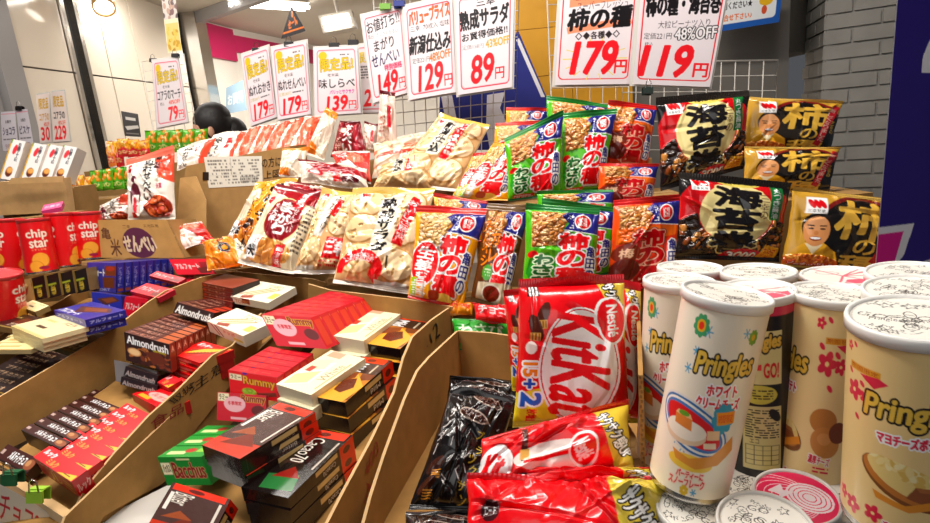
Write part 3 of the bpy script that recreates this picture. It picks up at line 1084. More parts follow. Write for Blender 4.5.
def a_can_hanami(tint):
    a = Art(1200, 620, C('efd7a6') if tint == 0 else C('ecd09a'))
    pink = C('c92a4a')
    for o in (0.0, .5):
        q0, k0 = (o + .425, .78) if tint == 0 else (o + .10, .62)
        for x, y, r in ((.03, .08, .022), (.07, .06, .014), (.12, .24, .016), (.075, .29, .045), (.14, .30, .03), (.10, .42, .016), (.045, .20, .016)):
            if r > .02:
                flower(a, (q0 + x * k0) % 1, y, r * k0, pink)
            else:
                a.ell((q0 + x * k0) % 1, y, r * k0, r * k0 * 1.1, pink, rot=.7)
        q1 = q0 % 1 if tint == 0 else o + .08
        a.rect(q1 + .045, .15, q1 + .145, .185, C('d8a03a')); a.text('期間限定', q1 + .05, .155, q1 + .14, .18, C('a03020'), bold=1)
        a.poly([(q1 + .085, .19), (q1 + .14, .18), (q1 + .165, .20), (q1 + .13, .24)], pink)
        pring(a, o + .3, .33, .225, .15, -.03)
        a.text('マヨチーズポテト', o + .225, .435, o + .375, .49, pink, bold=4, out=((5, W1),), rot=-.03)
        a.Y = a.Y + .08
        a.ell(o + .305, .775, .125, .10, C('7a4a22'), rot=.35); a.ell(o + .30, .765, .115, .085, C('b9783c'), rot=.35)
        m = a.mell(o + .305, .745, .108, .075, .35); a.put(m, C('e8cf8e'))
        a.bumps(m, 90, .014, .016, [C('f2e4b4'), C('e2c47c'), C('eedaa0'), C('d9b76a')], 3, 0)
        a.poly([(o + .32, .765), (o + .375, .77), (o + .395, .82), (o + .35, .86), (o + .30, .83)], C('8a5232')); a.poly([(o + .32, .765), (o + .375, .77), (o + .385, .79), (o + .33, .79)], C('a3683f'))
        a.poly([(o + .22, .84), (o + .3, .875), (o + .41, .80), (o + .42, .84), (o + .31, .91), (o + .23, .88)], C('d9923c'))
        a.Y = a.Y - .08
        # brown eggs / potatoes on the other flank
        if tint == 0:
          a.ell(q1 + .07, .60, .05, .07, C('b98046')); a.ell(q1 + .085, .72, .055, .085, C('c48a4c'), rot=.2); a.ell(q1 + .08, .70, .025, .035, C('d29c60')); a.ell(q1 + .13, .66, .035, .06, C('6e3a20'))
        if tint == 0:
          a.text('濃厚チーズ', q1 + .03, .80, q1 + .11, .85, pink, bold=2, out=((3, W1),), rot=.08); a.scribble(q1 + .05, .86, q1 + .11, .90, 2, pink, 3, .7)
        flower(a, o + .115, .90, .02, pink); flower(a, o + .16, .92, .026, pink); flower(a, o + .225, .90, .025, pink)
        a.text('濃厚マヨチーズ', o + .25, .92, o + .37, .965, pink, bold=2, out=((3, W1),), rot=.06)
    return a


def a_can_black():
    a = Art(1200, 620, C('171316'))
    for o in (0.0, .5):
        a.rect(o + .19, .14, o + .36, .44, C('e6dca8'))
        pring(a, o + .275, .21, .16, .09, -.06)
        a.poly([(o + .20, .35), (o + .225, .31), (o + .225, .335), (o + .27, .325), (o + .27, .36), (o + .225, .365), (o + .225, .39)], C('c9202a'))
        a.text('GO!', o + .28, .32, o + .345, .40, C('c9202a'), bold=4)
        a.ell(o + .26, .50, .08, .055, C('d8cf6a')); a.scribble(o + .2, .47, o + .32, .53, 4, C('3a3420'), 3, .8)
        a.rect(o + .19, .57, o + .36, .95, C('d9cf9c')); a.scribble(o + .20, .585, o + .35, .76, 12, C('3a3428'), 5, .85)
        for k in range(5):
            a.rect(o + .2, .80 + k * .03, o + .35, .803 + k * .03, C('3a3428'))
        for k in range(5):
            a.rect(o + .2 + k * .0375, .80, o + .203 + k * .0375, .92, C('3a3428'))
        a.text('エコ', o + .22, .765, o + .26, .79, BLACK, bold=1); a.rect(o + .15, .84, o + .165, .87, W1)
        a.ell(o + .33, .62, .03, .03, BLACK, rot=.5)
        a.rect(o, .0, o + .5, .06, C('c93a58'))
    return a


def a_lid(kind, seed=0):
    a = Art(260, 260, C('f2eee6'))
    r = np.random.default_rng(seed + 11)
    g = C('4d4844')
    if kind == 'pink':
        a.c[:] = C('cf2a58')
        for k in range(6):
            a.ring(.3 + .04 * k, .55, .5 - .06 * k, .4 - .05 * k, .012, C('f2d5dc'), rot=.3)
        a.ell(.66, .45, .30, .26, C('f4e6ea'), rot=.5)
        for k in range(4):
            a.ring(.66, .45, .27 - .06 * k, .23 - .05 * k, .014, C('cf2a58'), rot=.5)
        a.poly([(.15, .5), (.3, .3), (.34, .42), (.48, .4), (.3, .62), (.3, .52)], C('f4e6ea'))
        return a
    if kind == 'pale':
        for k in range(7):
            w = r.uniform(0, 2 * pi)
            a.line([(.5, .5), (.5 + .5 * cos(w), .5 + .5 * sin(w))], .03, C('e06a7c'))
        a.poly([(.55, .7), (1, .45), (1, 1), (.5, 1)], C('dd6478')); a.ring(.7, .75, .2, .15, .02, C('f6eeee'))
        a.ring(.3, .35, .15, .1, .012, C('e06a7c'))
        return a
    # doodles: snacks, stars, words
    for k in range(30):
        x, y = r.uniform(.1, .9), r.uniform(.12, .88)
        q = r.random()
        if q < .35:
            a.text(['Pringles', 'パーティ', 'GO', 'ポン'][r.integers(4)], x - .12, y - .04, x + .12, y + .05, g, rot=r.uniform(-.6, .6), bold=.0)
        elif q < .7:
            a.ring(x, y, r.uniform(.04, .1), r.uniform(.03, .06), .010, g, rot=r.uniform(0, 3)); a.line([(x - .03, y), (x + .03, y + .01)], .01, g)
        else:
            pts = [(x + .07 * cos(t) * (1 if i % 2 else .45), y + .07 * sin(t) * (1 if i % 2 else .45)) for i, t in enumerate(np.linspace(0, 2 * pi, 11))]
            a.line(pts, .010, g)
    a.ring(.5, .5, .49, .49, .01, C('d8d2c8'))
    return a


def a_chipstar():
    a = Art(900, 480, C('c3161c'))
    for o in (0, .333, .667):
        a.text('chip', o + .07, .16, o + .27, .37, C('f3e2d2'), bold=5, out=((2, C('7a0a10')),)); a.text('star', o + .09, .37, o + .27, .52, C('f3e2d2'), bold=5, out=((2, C('7a0a10')),))
        a.text('うすしお味', o + .1, .545, o + .24, .585, C('e8b48a'))
        a.ell(o + .17, .78, .085, .15, C('b06a1e'), rot=.2); a.ell(o + .17, .77, .08, .14, C('e3a447'), rot=.2)
        a.ell(o + .12, .90, .07, .12, C('c47f2a')); a.ell(o + .12, .90, .062, .11, C('e0a044'))
        a.ell(o + .19, .93, .05, .035, C('8a1a3a'))
    return a


# --- cartons
def a_text(bg, st, col, w=200, h=100, box=(.1, .3, .9, .7), bold=3, out=(), band=None, rot=0, shear=0, vert=False):
    a = Art(w, h, C(bg))
    if band:
        for (x0, y0, x1, y1, c) in band:
            a.rect(x0, y0, x1, y1, C(c))
    a.text(st, *box, C(col), bold=bold, out=tuple((r, C(c)) for r, c in out), rot=rot, shear=shear, vert=vert)
    return a


def a_plate(kind):
    """lid art of the wide chocolate cartons; right edge is the far end"""
    bg = {'bitter': '46302c', 'cacao': '17110f', 'orange': '33201a', 'white': 'efe6c8'}[kind]
    a = Art(400, 190, C(bg))
    if kind == 'white':
        a.poly([(.0, .05), (.55, .0), (.75, .55), (.2, .6)], C('f4efdc')); a.poly([(.05, .1), (.3, .05), (.5, .5), (.2, .55)], C('e4d49a')); a.poly([(.4, .05), (.7, .02), (.8, .4), (.55, .5)], C('eadfb8'))
        a.rect(.42, .12, .56, .28, C('a33a24')); a.rect(.84, .1, .99, .5, C('d9a48a')); a.text('White', .3, .64, .72, .86, C('8a7a5a'), bold=1)
        a.rect(.12, .88, .8, .92, C('b9a878')); return a
    if kind in ('orange',):
        a.rect(0, 0, .62, 1, C('b87a34')); a.poly([(.02, .6), (.2, .5), (.3, .95), (.05, 1)], C('7a4a26')); a.poly([(.45, .7), (.62, .6), (.62, 1), (.5, 1)], C('6a3a20')); a.poly([(.05, .02), (.3, .0), (.2, .25)], C('f0c878')); a.poly([(.0, .1), (.4, .0), (.6, .5), (.35, 1), (0, .9)], C('e3a94a')); a.poly([(.2, .35), (.42, .3), (.5, .62), (.3, .8), (.16, .6)], C('5c2a1a')); a.poly([(.34, .2), (.55, .1), (.62, .5), (.5, .55)], C('7a3f22'))
        a.text('Mild', .64, .2, .84, .5, W1, bold=2, rot=pi); a.rect(.87, .1, .99, .9, C('d8441e')); a.ell(.93, .45, .04, .14, C('6a2012')); a.rect(.64, .75, .84, .8, C('c9b9a0'))
        return a
    if kind == 'bitter':
        a.poly([(0, 0), (.2, .0), (.25, 1), (0, 1)], C('b03a26')); a.poly([(.12, .2), (.4, .5), (.2, .9)], C('6a2a1c')); a.poly([(.3, .1), (.5, .35), (.38, .6)], C('8c4a2c'))
        a.text('Bitter', .60, .12, .84, .46, C('eee6da'), bold=1, rot=pi); a.rect(.3, .88, .84, .92, C('d9cfc4')); a.rect(.45, .06, .82, .12, C('e8e0d8'))
        a.rect(.87, .05, 1, .95, C('cf3a24')); a.ell(.935, .45, .04, .14, C('5a1a12'))
    else:
        a.poly([(.05, .3), (.25, .2), (.3, .8), (.08, .95)], C('2f6a3a')); a.poly([(.22, .3), (.4, .55), (.25, .85)], C('7a1f1a')); a.poly([(.42, .2), (.55, .4), (.45, .65)], C('3a2420'))
        a.text('Cacao70', .46, .30, .86, .60, C('eee6da'), bold=1, rot=pi); a.rect(.4, .88, .84, .92, C('b9afa4')); a.rect(.5, .06, .84, .12, C('d8d0c8'))
        a.rect(.88, .05, 1, .95, C('cf3a24')); a.ell(.94, .45, .035, .13, C('5a1a12'))
    return a


def a_plateside(kind):
    a = Art(400, 80, C('1d1313') if kind != 'white' else C('efe6c8'))
    if kind == 'white':
        a.rect(.1, .3, .7, .6, C('e2d6a8')); return a
    for k in range(4):
        a.rect(.06 + .085 * k, 0, .066 + .085 * k, 1, C('3a2626'))
    a.rect(.38, .14, .72, .46, C('d9c08a')); a.text({'bitter': 'Bitter', 'cacao': 'Cacao70', 'orange': 'Mild'}[kind], .48, .56, .68, .88, C('d8cfc4'), bold=1, rot=pi)
    a.rect(.76, .0, 1, 1, C('cf3018')); a.ell(.87, .5, .06, .24, C('5a1a12'))
    return a


def a_face(kind):
    if kind == 'almond':
        a = Art(300, 240, C('2c1614')); a.rect(0, 0, 1, .34, C('24110f'))
        a.text('Almondrush', .05, .08, .96, .36, W1, bold=2, out=((3, C('120a0a')),))
        a.bumps(a.Y > .38, 34, .10, .07, [C('6a3320'), C('8a4a2a'), C('3f1c14'), C('a5683a')], 3, 0, edge=C('2a120e')); a.ell(.2, .62, .15, .14, C('c99a6a')); a.ell(.2, .62, .12, .1, C('e3c596'))
        a.rect(.62, .36, .9, .42, C('9a8f2a')); a.poly([(.45, .5), (.75, .4), (.95, .7), (.6, .9)], C('5b2a1a')); return a
    if kind == 'rummy':
        a = Art(300, 200, C('c4141f')); a.rect(.02, .12, .27, .36, C('efe2c0')); a.text('ラミー', .04, .16, .25, .32, BLACK, bold=2)
        a.text('Rummy', .3, .14, .95, .56, C('d6a53a'), bold=4, out=((3, C('4a1410')),)); a.ell(.40, .78, .15, .16, C('8fae3a')); a.bumps(a.mell(.4, .78, .15, .16), 30, .03, .045, [C('a3bf4a'), C('7d9a2c')], 2, 0)
        a.poly([(.55, .78), (.95, .64), (.97, .8), (.6, .95)], C('6a2a1a')); a.ell(.34, .03, .05, .06, C('4a2a8a')); return a
    if kind == 'rummydisplay':
        a = Art(300, 200, C('b5122a')); a.rect(.02, .02, .24, .3, C('efe2c0')); a.text('ラミー', .04, .06, .22, .26, BLACK, bold=2); a.text('Rummy', .5, .02, .98, .34, C('7a1a1c'), bold=4, out=((3, C('d6a53a')),))
        a.ell(.36, .38, .22, .28, C('e9b4bc')); a.text('冬季限定', .22, .28, .5, .42, C('b5122a'), bold=2); a.rect(.28, .84, .6, .92, C('e9b4bc')); a.ell(.84, .55, .14, .18, C('5b1a1a')); return a
    if kind == 'bacchus':
        a = Art(300, 170, C('1d7a2e')); a.rect(.02, .2, .22, .62, C('efe2c0')); a.text('バッカス', .04, .25, .2, .55, BLACK, bold=2); a.text('Bacchus', .26, .2, .96, .74, C('7c1a14'), bold=5, out=((2, C('e0b48a')),)); a.rect(.4, .06, .7, .12, C('d8d0a0')); return a
    if kind == 'bacchustop':
        a = Art(300, 80, C('1f8a34')); a.rect(.1, .45, .5, .75, C('c9d9a0')); a.ell(.55, .4, .12, .2, C('a3281c')); a.rect(.7, .2, .95, .55, C('8fc050')); return a
    if kind == 'alfort':
        a = Art(200, 200, C('2a2f8e')); a.rect(0, 0, 1, .2, C('34399e')); a.text('アルフォート', .03, .22, .62, .46, W1, bold=3); a.rect(.62, .1, 1, .44, C('7a3a24')); a.ell(.8, .2, .15, .08, C('b03a2a'))
        a.poly([(.55, .5), (.95, .48), (.95, .85), (.58, .85)], C('6a341f')); a.ell(.25, .7, .18, .16, C('23266e')); a.text('ALFORT', .15, .87, .8, .95, C('c8c8e8')); return a
    if kind == 'alfortspine':
        a = Art(60, 200, C('2c3196')); a.rect(0, 0, .1, 1, C('15184a')); a.text('アルフォート', .3, .15, .75, .8, C('b9bce8'), bold=0, vert=True); a.rect(.2, .86, .9, .96, C('8a4a3a')); return a
    if kind == 'alforttop':
        a = Art(300, 160, C('262b86')); a.poly([(.15, .4), (.75, .1), (.95, .35), (.4, .8)], C('4a2a2a')); a.poly([(.3, .4), (.7, .18), (.85, .35), (.5, .62)], C('7a4228')); a.text('アルフォート', .05, .72, .6, .94, W1, bold=2); return a
    if kind == 'alfortred':
        a = Art(300, 160, C('c0182e')); a.text('アルフォート', .08, .3, .7, .66, C('f3d8d8'), bold=2); a.rect(.74, .2, .97, .8, C('8a1a24')); a.poly([(.6, .6), (.95, .5), (.95, .9), (.65, .95)], C('6a201a')); return a
    if kind == 'tempo':
        a = Art(120, 200, C('16110f')); a.rect(.12, .38, .75, .46, C('9aa03a')); a.text('ショコラ', .3, .48, .62, .9, C('c9b04a'), bold=2, vert=True); a.rect(0, 0, .06, 1, C('a88a4a')); return a
    if kind == 'gold':
        a = Art(200, 200, C('a5865a')); a.poly([(.2, .5), (.4, .25), (.6, .45), (.85, .3), (.7, .65), (.4, .8)], C('7a2a1e')); a.rect(.1, .2, .8, .3, C('c9b078')); a.text('秋味', .15, .1, .6, .3, C('5a3a1a'), bold=1); return a
    if kind == 'goldtop':
        a = Art(120, 120, C('b0924f')); a.rect(0, 0, .08, 1, C('5a4a28')); a.rect(.3, .2, .8, .5, C('d8c48a')); return a
    if kind == 'bitte':
        a = Art(160, 260, C('e9e6e4')); a.rect(0, 0, .10, 1, C('c9a24a')); a.rect(.03, 0, .12, .1, C('5a8a3a')); a.ell(.45, .24, .14, .13, C('cf3a44'), rot=.3); a.text('BITTE', .60, .06, .80, .52, C('4a4a52'), bold=2, vert=True)
        a.ell(.5, .80, .24, .13, C('5a2a1a')); a.ell(.52, .76, .22, .08, C('c98a4a')); a.ell(.54, .755, .17, .055, C('dba866')); return a
    if kind == 'cream':
        a = Art(300, 160, C('efe4b8')); a.rect(.3, .55, .56, .66, C('4a3a2a')); a.text('バニラ', .55, .1, .85, .24, C('a34a2a'), bold=2); a.rect(.15, .2, .4, .3, C('d9c88a')); a.rect(0, .9, 1, 1, C('d6c68c')); return a
    if kind == 'darktop':
        a = Art(300, 160, C('2c1a16')); a.poly([(.5, .2), (.9, .3), (.8, .7), (.4, .6)], C('5b3020')); a.text('カカオ', .45, .62, .9, .85, C('c9b8a0'), bold=2); a.rect(.1, .2, .35, .3, C('8a7a4a')); a.rect(0, .92, 1, 1, C('8a7a4a')); return a
    if kind == 'creamrow':
        a = Art(300, 60, C('efe2b0')); a.rect(.1, .35, .6, .6, C('cdb47a')); a.rect(0, .86, 1, 1, C('b59a60')); return a
    if kind == 'darkrow':
        a = Art(300, 60, C('241514')); a.text('プチカカオ', .12, .2, .55, .72, C('c9a98a'), bold=1); a.rect(0, .88, 1, 1, C('8f7030')); a.rect(.65, .4, .9, .6, C('6a4a38')); return a
    if kind == 'melty':
        a = Art(300, 76, C('3c1a17')); a.rect(.02, .3, .1, .6, C('b9a098')); a.text('メルティチョコ', .28, .18, .74, .72, W1, bold=2); a.ell(.88, .5, .12, .34, C('8a5236')); a.ell(.84, .45, .06, .2, C('b98a62')); a.rect(0, .9, 1, 1, C('1f0c0b')); return a
    if kind == 'redrow':
        a = Art(300, 110, C('cc1420')); a.text('ルック', .06, .12, .32, .5, W1, bold=3); a.text('ミルク', .28, .50, .52, .90, C('e8a24a'), bold=3); a.poly([(.62, .96), (.98, .55), (.98, .96)], C('e6bc3a')); a.rect(.74, .78, .9, .85, C('5a2a1a')); a.rect(0, .96, 1, 1, C('8a0a14')); return a
    if kind == 'redfront':
        a = Art(300, 160, C('8c0f16')); a.text('ルミ', .3, .3, .9, .9, C('c9a24a'), bold=3, out=((2, C('3a0808')),)); a.text('ルック', .1, .05, .5, .25, C('e8d0c8'), bold=1); return a
    if kind == 'crunky':
        a = Art(300, 160, C('cb1c1a')); a.poly([(.2, .5), (.9, .1), (1, .35), (.35, .85)], C('8a2a12'))
        for k in range(9):
            a.line([(.25 + .06 * k, .75 - .05 * k), (.45 + .06 * k, .35 - .04 * k)], .03, C('e3b84a'))
        a.text('ポッキー', .08, .08, .5, .28, W1, bold=2); return a
    if kind == 'crunkyside':
        a = Art(300, 120, C('c31a1e')); a.text('Chocolate', .08, .2, .7, .5, C('f0c0b0'), bold=1); a.ell(.75, .6, .18, .18, C('5a1a12')); a.rect(.1, .7, .5, .8, C('e8c890')); return a
    if kind == 'toppo':
        a = Art(300, 160, C('eee4cf')); a.line([(.1, .1), (.3, .85)], .035, C('9a3a1e')); a.line([(.22, .1), (.4, .9)], .035, C('7a2a16')); a.text('トッポ', .45, .2, .75, .5, C('b9202a'), bold=3); a.rect(.7, .55, .95, .75, C('e3c84a')); return a
    if kind == 'toppotop':
        a = Art(300, 140, C('f0e7d2'))
        for k in range(3):
            a.line([(.1 + .12 * k, .8), (.55 + .12 * k, .3)], .028, C('c98a4a'))
        a.poly([(.2, .85), (.45, .75), (.5, .9), (.25, 1)], C('8a3a1e')); a.text('TOPPO', .4, .1, .8, .3, C('b98a3a'), bold=1); a.rect(.8, .5, .97, .8, C('e3cf6a')); return a
    if kind == 'brownstack':
        a = Art(300, 60, C('6a1c14')); a.rect(.0, .0, 1, .12, C('2a1010')); a.text('アーモンド', .3, .25, .8, .8, C('d9a28a'), bold=1); a.ell(.15, .5, .12, .3, C('b0402a')); return a
    if kind == 'lookopen':
        a = Art(300, 160, C('c8141f')); a.ell(.5, .5, .3, .25, C('e8b0a8')); a.rect(.1, .7, .4, .9, C('e3a83a')); a.text('ルック', .3, .35, .7, .6, C('c8141f'), bold=3); return a
    return Art(8, 8, WHITE)


def a_sign(kind):
    W, H = 300, 400
    a = Art(W, H, C('ebe2e6'))
    red = C('d8202c')

    def frame(c=C('c8304a')):
        a.rrect(.06, .035, .95, .955, .07, .018, c)
        a.rrect(.085, .055, .93, .94, .06, .005, C('e8a0b0'))

    def price(p, y0=.68, y1=.90, x0=.3, x1=.74, rot=-.04):
        a.text(p, x0, y0, x1, y1, red, bold=7, rot=rot, shear=.1)
        a.text('円', x1 + .03, y1 - .13, min(x1 + .19, .93), y1 - .01, red, bold=3)
    if kind in ('okaki', 'nure', 'shirabe', 'march'):
        frame(C('d04a68'))
        a.ell(.2, .12, .1, .06, C('e2c23a')); a.scribble(.55, .1, .8, .13, 1, BLACK, 4, .5)
        a.text('限定品!', .14, .16, .88, .34, C('dcc02a'), bold=4, out=((2, C('6a5a10')),), rot=-.05)
        a.text('老米菓', .3, .38, .55, .43, BLACK, bold=1)
        main = {'okaki': 'ぬれおかき', 'nure': 'ぬれせんべい', 'shirabe': '味しらべ', 'march': 'コアラのマーチ'}[kind]
        a.text(main, .1, .46, .9, .60, BLACK, bold=3)
        if kind == 'shirabe':
            a.text('パリッとサクサク', .34, .63, .88, .69, C('c8289a'), bold=2)
            price('139', .72, .93, .28, .72)
        elif kind == 'march':
            a.text('税込', .16, .63, .3, .68, BLACK, bold=1); a.text('48%OFF', .46, .62, .84, .68, C('d8502a'), bold=2); price('79', .72, .92, .42, .72)
        else:
            a.text('定価280円', .1, .63, .45, .68, C('b8a83a'), bold=1); a.scribble(.5, .64, .82, .67, 1, BLACK, 4, .7); price('179', .72, .93, .2, .72)
    elif kind == 'hidden':
        frame(); a.text('限定品!', .14, .1, .88, .26, C('dcc02a'), bold=4); a.scribble(.2, .3, .6, .5, 5, BLACK, 4, .8); price('129', .66, .9, .2, .7)
    elif kind == 'magari':
        frame(); a.text('お値打ち!!', .1, .06, .9, .2, BLACK, bold=3, rot=-.08); a.text('亀田  さくさくかるい', .1, .23, .85, .28, C('6a6468'), bold=0); a.text('まがり', .22, .30, .72, .43, BLACK, bold=3, rot=-.04)
        a.text('せんべい', .12, .46, .82, .6, C('2a2450'), bold=3, rot=-.04); a.text('特別価格', .42, .61, .86, .68, C('d8305a'), bold=2, out=((2, C('f0b8c8')),)); price('149', .70, .93, .22, .72)
    elif kind == 'niigata':
        frame(); a.text('バリュープライス', .1, .055, .93, .2, C('e0702a'), bold=2, out=((2, C('7a2a10')),), rot=-.05); a.text('三幸  70枚入 塩味', .12, .22, .92, .28, BLACK, bold=1); a.text('新潟仕込み', .08, .33, .93, .52, BLACK, bold=5, shear=.05)
        a.text('定価221円', .12, .56, .48, .62, BLACK, bold=1); a.text('48%OFF', .48, .535, .92, .62, C('e07a2a'), bold=3, rot=-.06); price('129', .65, .92, .24, .74)
    elif kind == 'salad':
        frame(); a.text('三幸', .36, .05, .68, .13, BLACK, bold=2, rot=-.04); a.text('熟成サラダ', .07, .15, .92, .34, BLACK, bold=5, rot=-.06); a.text('お買得価格!!', .1, .37, .9, .45, BLACK, bold=3, rot=-.06)
        a.text('定価158円', .1, .5, .48, .55, C('8a8488'), bold=1); a.text('43%OFF', .52, .47, .94, .55, C('c9a83a'), bold=3, rot=-.06); price('89', .62, .90, .26, .66)
    elif kind == 'kaki':
        a.rrect(.03, -.1, .965, .945, .07, .018, C('cf2030'))
        a.poly([(.12, .0), (.9, .0), (.92, .1), (.12, .17)], C('ee9a7a')); a.text('亀田製菓', .16, .015, .5, .1, BLACK, bold=1); a.text('スーパーフレッシュ', .22, .11, .88, .20, C('2a2022'), bold=1, rot=-.04)
        a.poly([(.1, .38), (.92, .28), (.95, .36), (.12, .45)], C('ee9a7a'))
        a.text('柿の種', .12, .18, .93, .40, BLACK, bold=7, rot=-.05, shear=.05); a.text('◇◆各種◆◇', .22, .43, .80, .51, C('2a2022'), bold=2, rot=-.04)
        for i in range(14):
            w = 2 * pi * i / 14; a.line([(.5 + .3 * cos(w), .72 + .17 * sin(w)), (.5 + .42 * cos(w), .72 + .23 * sin(w))], .012, C('ecd25a'))
        a.text('179', .22, .54, .78, .88, red, bold=11, shear=.1); a.text('円', .77, .74, .93, .88, red, bold=4)
    elif kind == 'makimono':
        a.rrect(.04, -.1, .97, .945, .07, .018, C('cf2030'))
        a.text('柿の種・海苔巻', .08, .03, .95, .26, BLACK, bold=5, rot=-.04); a.text('大粒ピーナツ入り', .24, .31, .86, .39, C('3a3032'), bold=1, rot=-.04)
        a.text('定価221円', .08, .44, .42, .51, BLACK, bold=1); a.text('48%OFF', .46, .39, .96, .51, C('f3eef0'), bold=2, out=((4, BLACK),), rot=-.05); a.text('税込', .1, .54, .2, .58, BLACK)
        a.text('119', .09, .58, .70, .90, red, bold=11, shear=.1); a.text('円', .75, .76, .93, .9, red, bold=4)
    elif kind in ('a229', 'a2', 'g1', 'g2'):
        if kind[0] == 'a':
            a.c[:] = C('f0e2dc'); a.text('限定品', .14, .08, .86, .3, C('d0a83a'), bold=5); a.text('コアラの', .12, .4, .86, .54, BLACK if kind == 'a229' else C('c9982a'), bold=4); a.text('48%OFF', .4, .58, .86, .66, C('d8502a'), bold=2)
            a.text('229' if kind == 'a229' else '30', .14, .68, .84, .95, red, bold=8)
        else:
            a.c[:] = C('d9d3da'); a.rect(.0, .05, 1, .07, C('d890a0')); a.text('お菓子', .3, .22, .7, .3, BLACK, bold=2); a.text('ショコラ' if kind == 'g1' else 'ビスケ', .1, .4, .9, .6, C('4a4458'), bold=5); a.scribble(.1, .68, .9, .74, 1, BLACK, 3, .9); a.text('98円', .2, .82, .8, .96, C('b8a0a4'), bold=4)
    return a


def a_notice():
    a = Art(330, 240, C('eef0f2'))
    a.rect(0, .88, 1, 1, C('2a5aa0')); a.rect(.94, 0, 1, 1, C('2a5aa0')); a.rrect(-.3, -.4, .97, .93, .1, .04, C('2a5aa0'))
    a.text('や、町内会の集まりなど', .02, .28, .86, .42, BLACK, bold=2); a.text('ご利用ください★', .02, .46, .58, .6, BLACK, bold=2); a.text('お問合せ下さい♪', .03, .70, .58, .82, C('e07a2a'), bold=2)
    a.ell(.78, .52, .1, .1, C('e3b83a')); a.ell(.74, .42, .05, .07, C('e3b83a')); a.ell(.84, .42, .05, .07, C('e3b83a')); a.ell(.76, .7, .04, .09, C('c85a3a'))
    return a


def a_banner():
    a = Art(240, 900, C('2a1a70'))
    # white and magenta lettering, cropped by the frame
    a.ell(.95, .215, .4, .16, C('ecebf0')); a.ell(1.0, .2, .3, .1, C('2a1a70'))
    a.poly([(0, .80), (.40, .745), (.28, .90), (.5, .99), (.2, 1), (0, 1)], C('e6e6ee'))
    a.poly([(0, .825), (.28, .79), (.17, .93), (.03, 1), (0, 1)], C('c41f86'))
    a.poly([(.6, .9), (.95, .83), (1, 1), (.5, 1)], C('e6e6ee')); a.poly([(.45, .9), (.8, .80), (.75, .86), (.6, .92)], C('2a1a70')); a.rect(.95, .4, 1, .6, C('e6e6ee'))
    return a


def a_logo():
    a = Art(300, 300, C('262f86'))
    a.line([(.62, .1), (.94, .9)], .035, W1)
    a.poly([(.3, .62), (.5, .58), (.47, .76), (.56, .96), (.6, 1), (.4, 1), (.34, .8)], C('eceaf0'))
    a.poly([(.0, .6), (.16, .66), (.2, .9), (.05, .96)], C('3a4498'))
    return a


def a_label():
    a = Art(240, 150, C('e9e4d8')); a.scribble(.05, .08, .95, .92, 8, C('7a746c'), 4, .55); a.rect(.02, .6, .98, .61, C('a8a29a')); a.rect(.45, .05, .46, .6, C('a8a29a'))
    for k in range(16):
        a.rect(.6 + k * .02, .66, .608 + k * .02, .88, C('4a4640'))
    return a


def a_box_round():
    a = Art(340, 150, C('b08a58')); a.ell(.52, .60, .2, .40, C('54283c')); a.text('せんべい', .33, .42, .72, .84, C('d8c0a0'), bold=4); a.text('三幸', .36, .14, .46, .22, C('5a3a2a'), bold=1)
    a.text('亀', .06, .2, .18, .5, C('5a3a2a'), bold=2); a.text('米', .16, .5, .28, .95, C('5a3a2a'), bold=3); a.text('天地無用', .64, .12, .84, .2, C('4a3020'), bold=1)
    return a


def a_halloween():
    a = Art(160, 160, C('1a1518')); a.text('セール', .2, .4, .8, .7, C('e8822a'), bold=4, rot=-.2); a.rect(0, .8, 1, .86, C('e8822a')); a.ell(.5, .25, .12, .12, C('e8822a'))
    return a


def a_poster():
    a = Art(100, 260, C('f0e6c8')); a.rect(0, 0, 1, .5, C('d8cfc8')); a.bumps(a.Y < .5, 26, .12, .04, [C('7a5a5a'), C('5a4a4a'), C('b99a8a')], 3, 0); a.rect(.05, .56, .95, .98, C('e8d08a')); a.bumps(a.Y > .58, 20, .12, .03, [C('c9a24a'), C('e8c86a')], 5, 0)
    return a


def a_dark_notice():
    a = Art(120, 140, C('3a3432')); a.rect(.2, .2, .8, .32, C('e8e4de')); a.poly([(.1, .6), (.9, .5), (.95, .62), (.2, .75)], C('e8e4de')); a.rect(.1, .85, .9, .9, C('8a8480'))
    return a
# ================================================================== setting
M_WALLP = mat('enamel_panel', .12, .3, color=C('e3d6c4'), noise=(1.5, .03))
M_WHITE = mat('painted_white', .6, 0, color=C('efe8dc'))
M_DARK = mat('dark_slot', .5, 0, color=C('1c1412'))
M_CHROME = mat('brushed_steel', .22, 0, color=C('c9c4bd'), metal=1)
M_WOODE = mat('wood_edge', .5, 0, color=C('a5793f'), noise=(20, .15))
M_MAG = mat('magenta_band', .5, 0, color=C('c8175c'))
M_YEL = mat('yellow_wall', .55, 0, color=C('cf9418'), noise=(6, .08))
M_GREY = mat('grey_render', .8, 0, color=C('74706a'), noise=(8, .08), bump=(120, .3))
M_BRICK = mat('painted_brick', .6, 0, color=C('8b8882'), noise=(14, .10), bump=(70, .35))
M_PILLAR = mat('grey_pillar', .4, 0, color=C('8f8b8a'))
M_FLOOR = mat('floor_tile', .5, 0, color=C('8a8078'), noise=(5, .1))
M_CEIL = mat('ceiling_board', .8, 0, color=C('d9cfc0'))
M_GLOW = mat('lamp_glow', .5, 0, color=C('ffffff'), emit=(C('fff6e6'), 9))
M_GLOW2 = mat('tube_glow', .5, 0, color=C('ffffff'), emit=(C('fffaf2'), 12))
M_TABLE = mat('table_board', .7, 0, color=C('6a5238'), noise=(18, .12))

ZC = 2.62
UPZ = np.array([0, 0, 1.0])


def vplane(a, b):
    d = nrm((b - a) * np.array([1, 1, 0]))
    n = np.cross(d, UPZ)
    if np.dot(n, EYE - a) < 0:
        n = -n
    return a, n


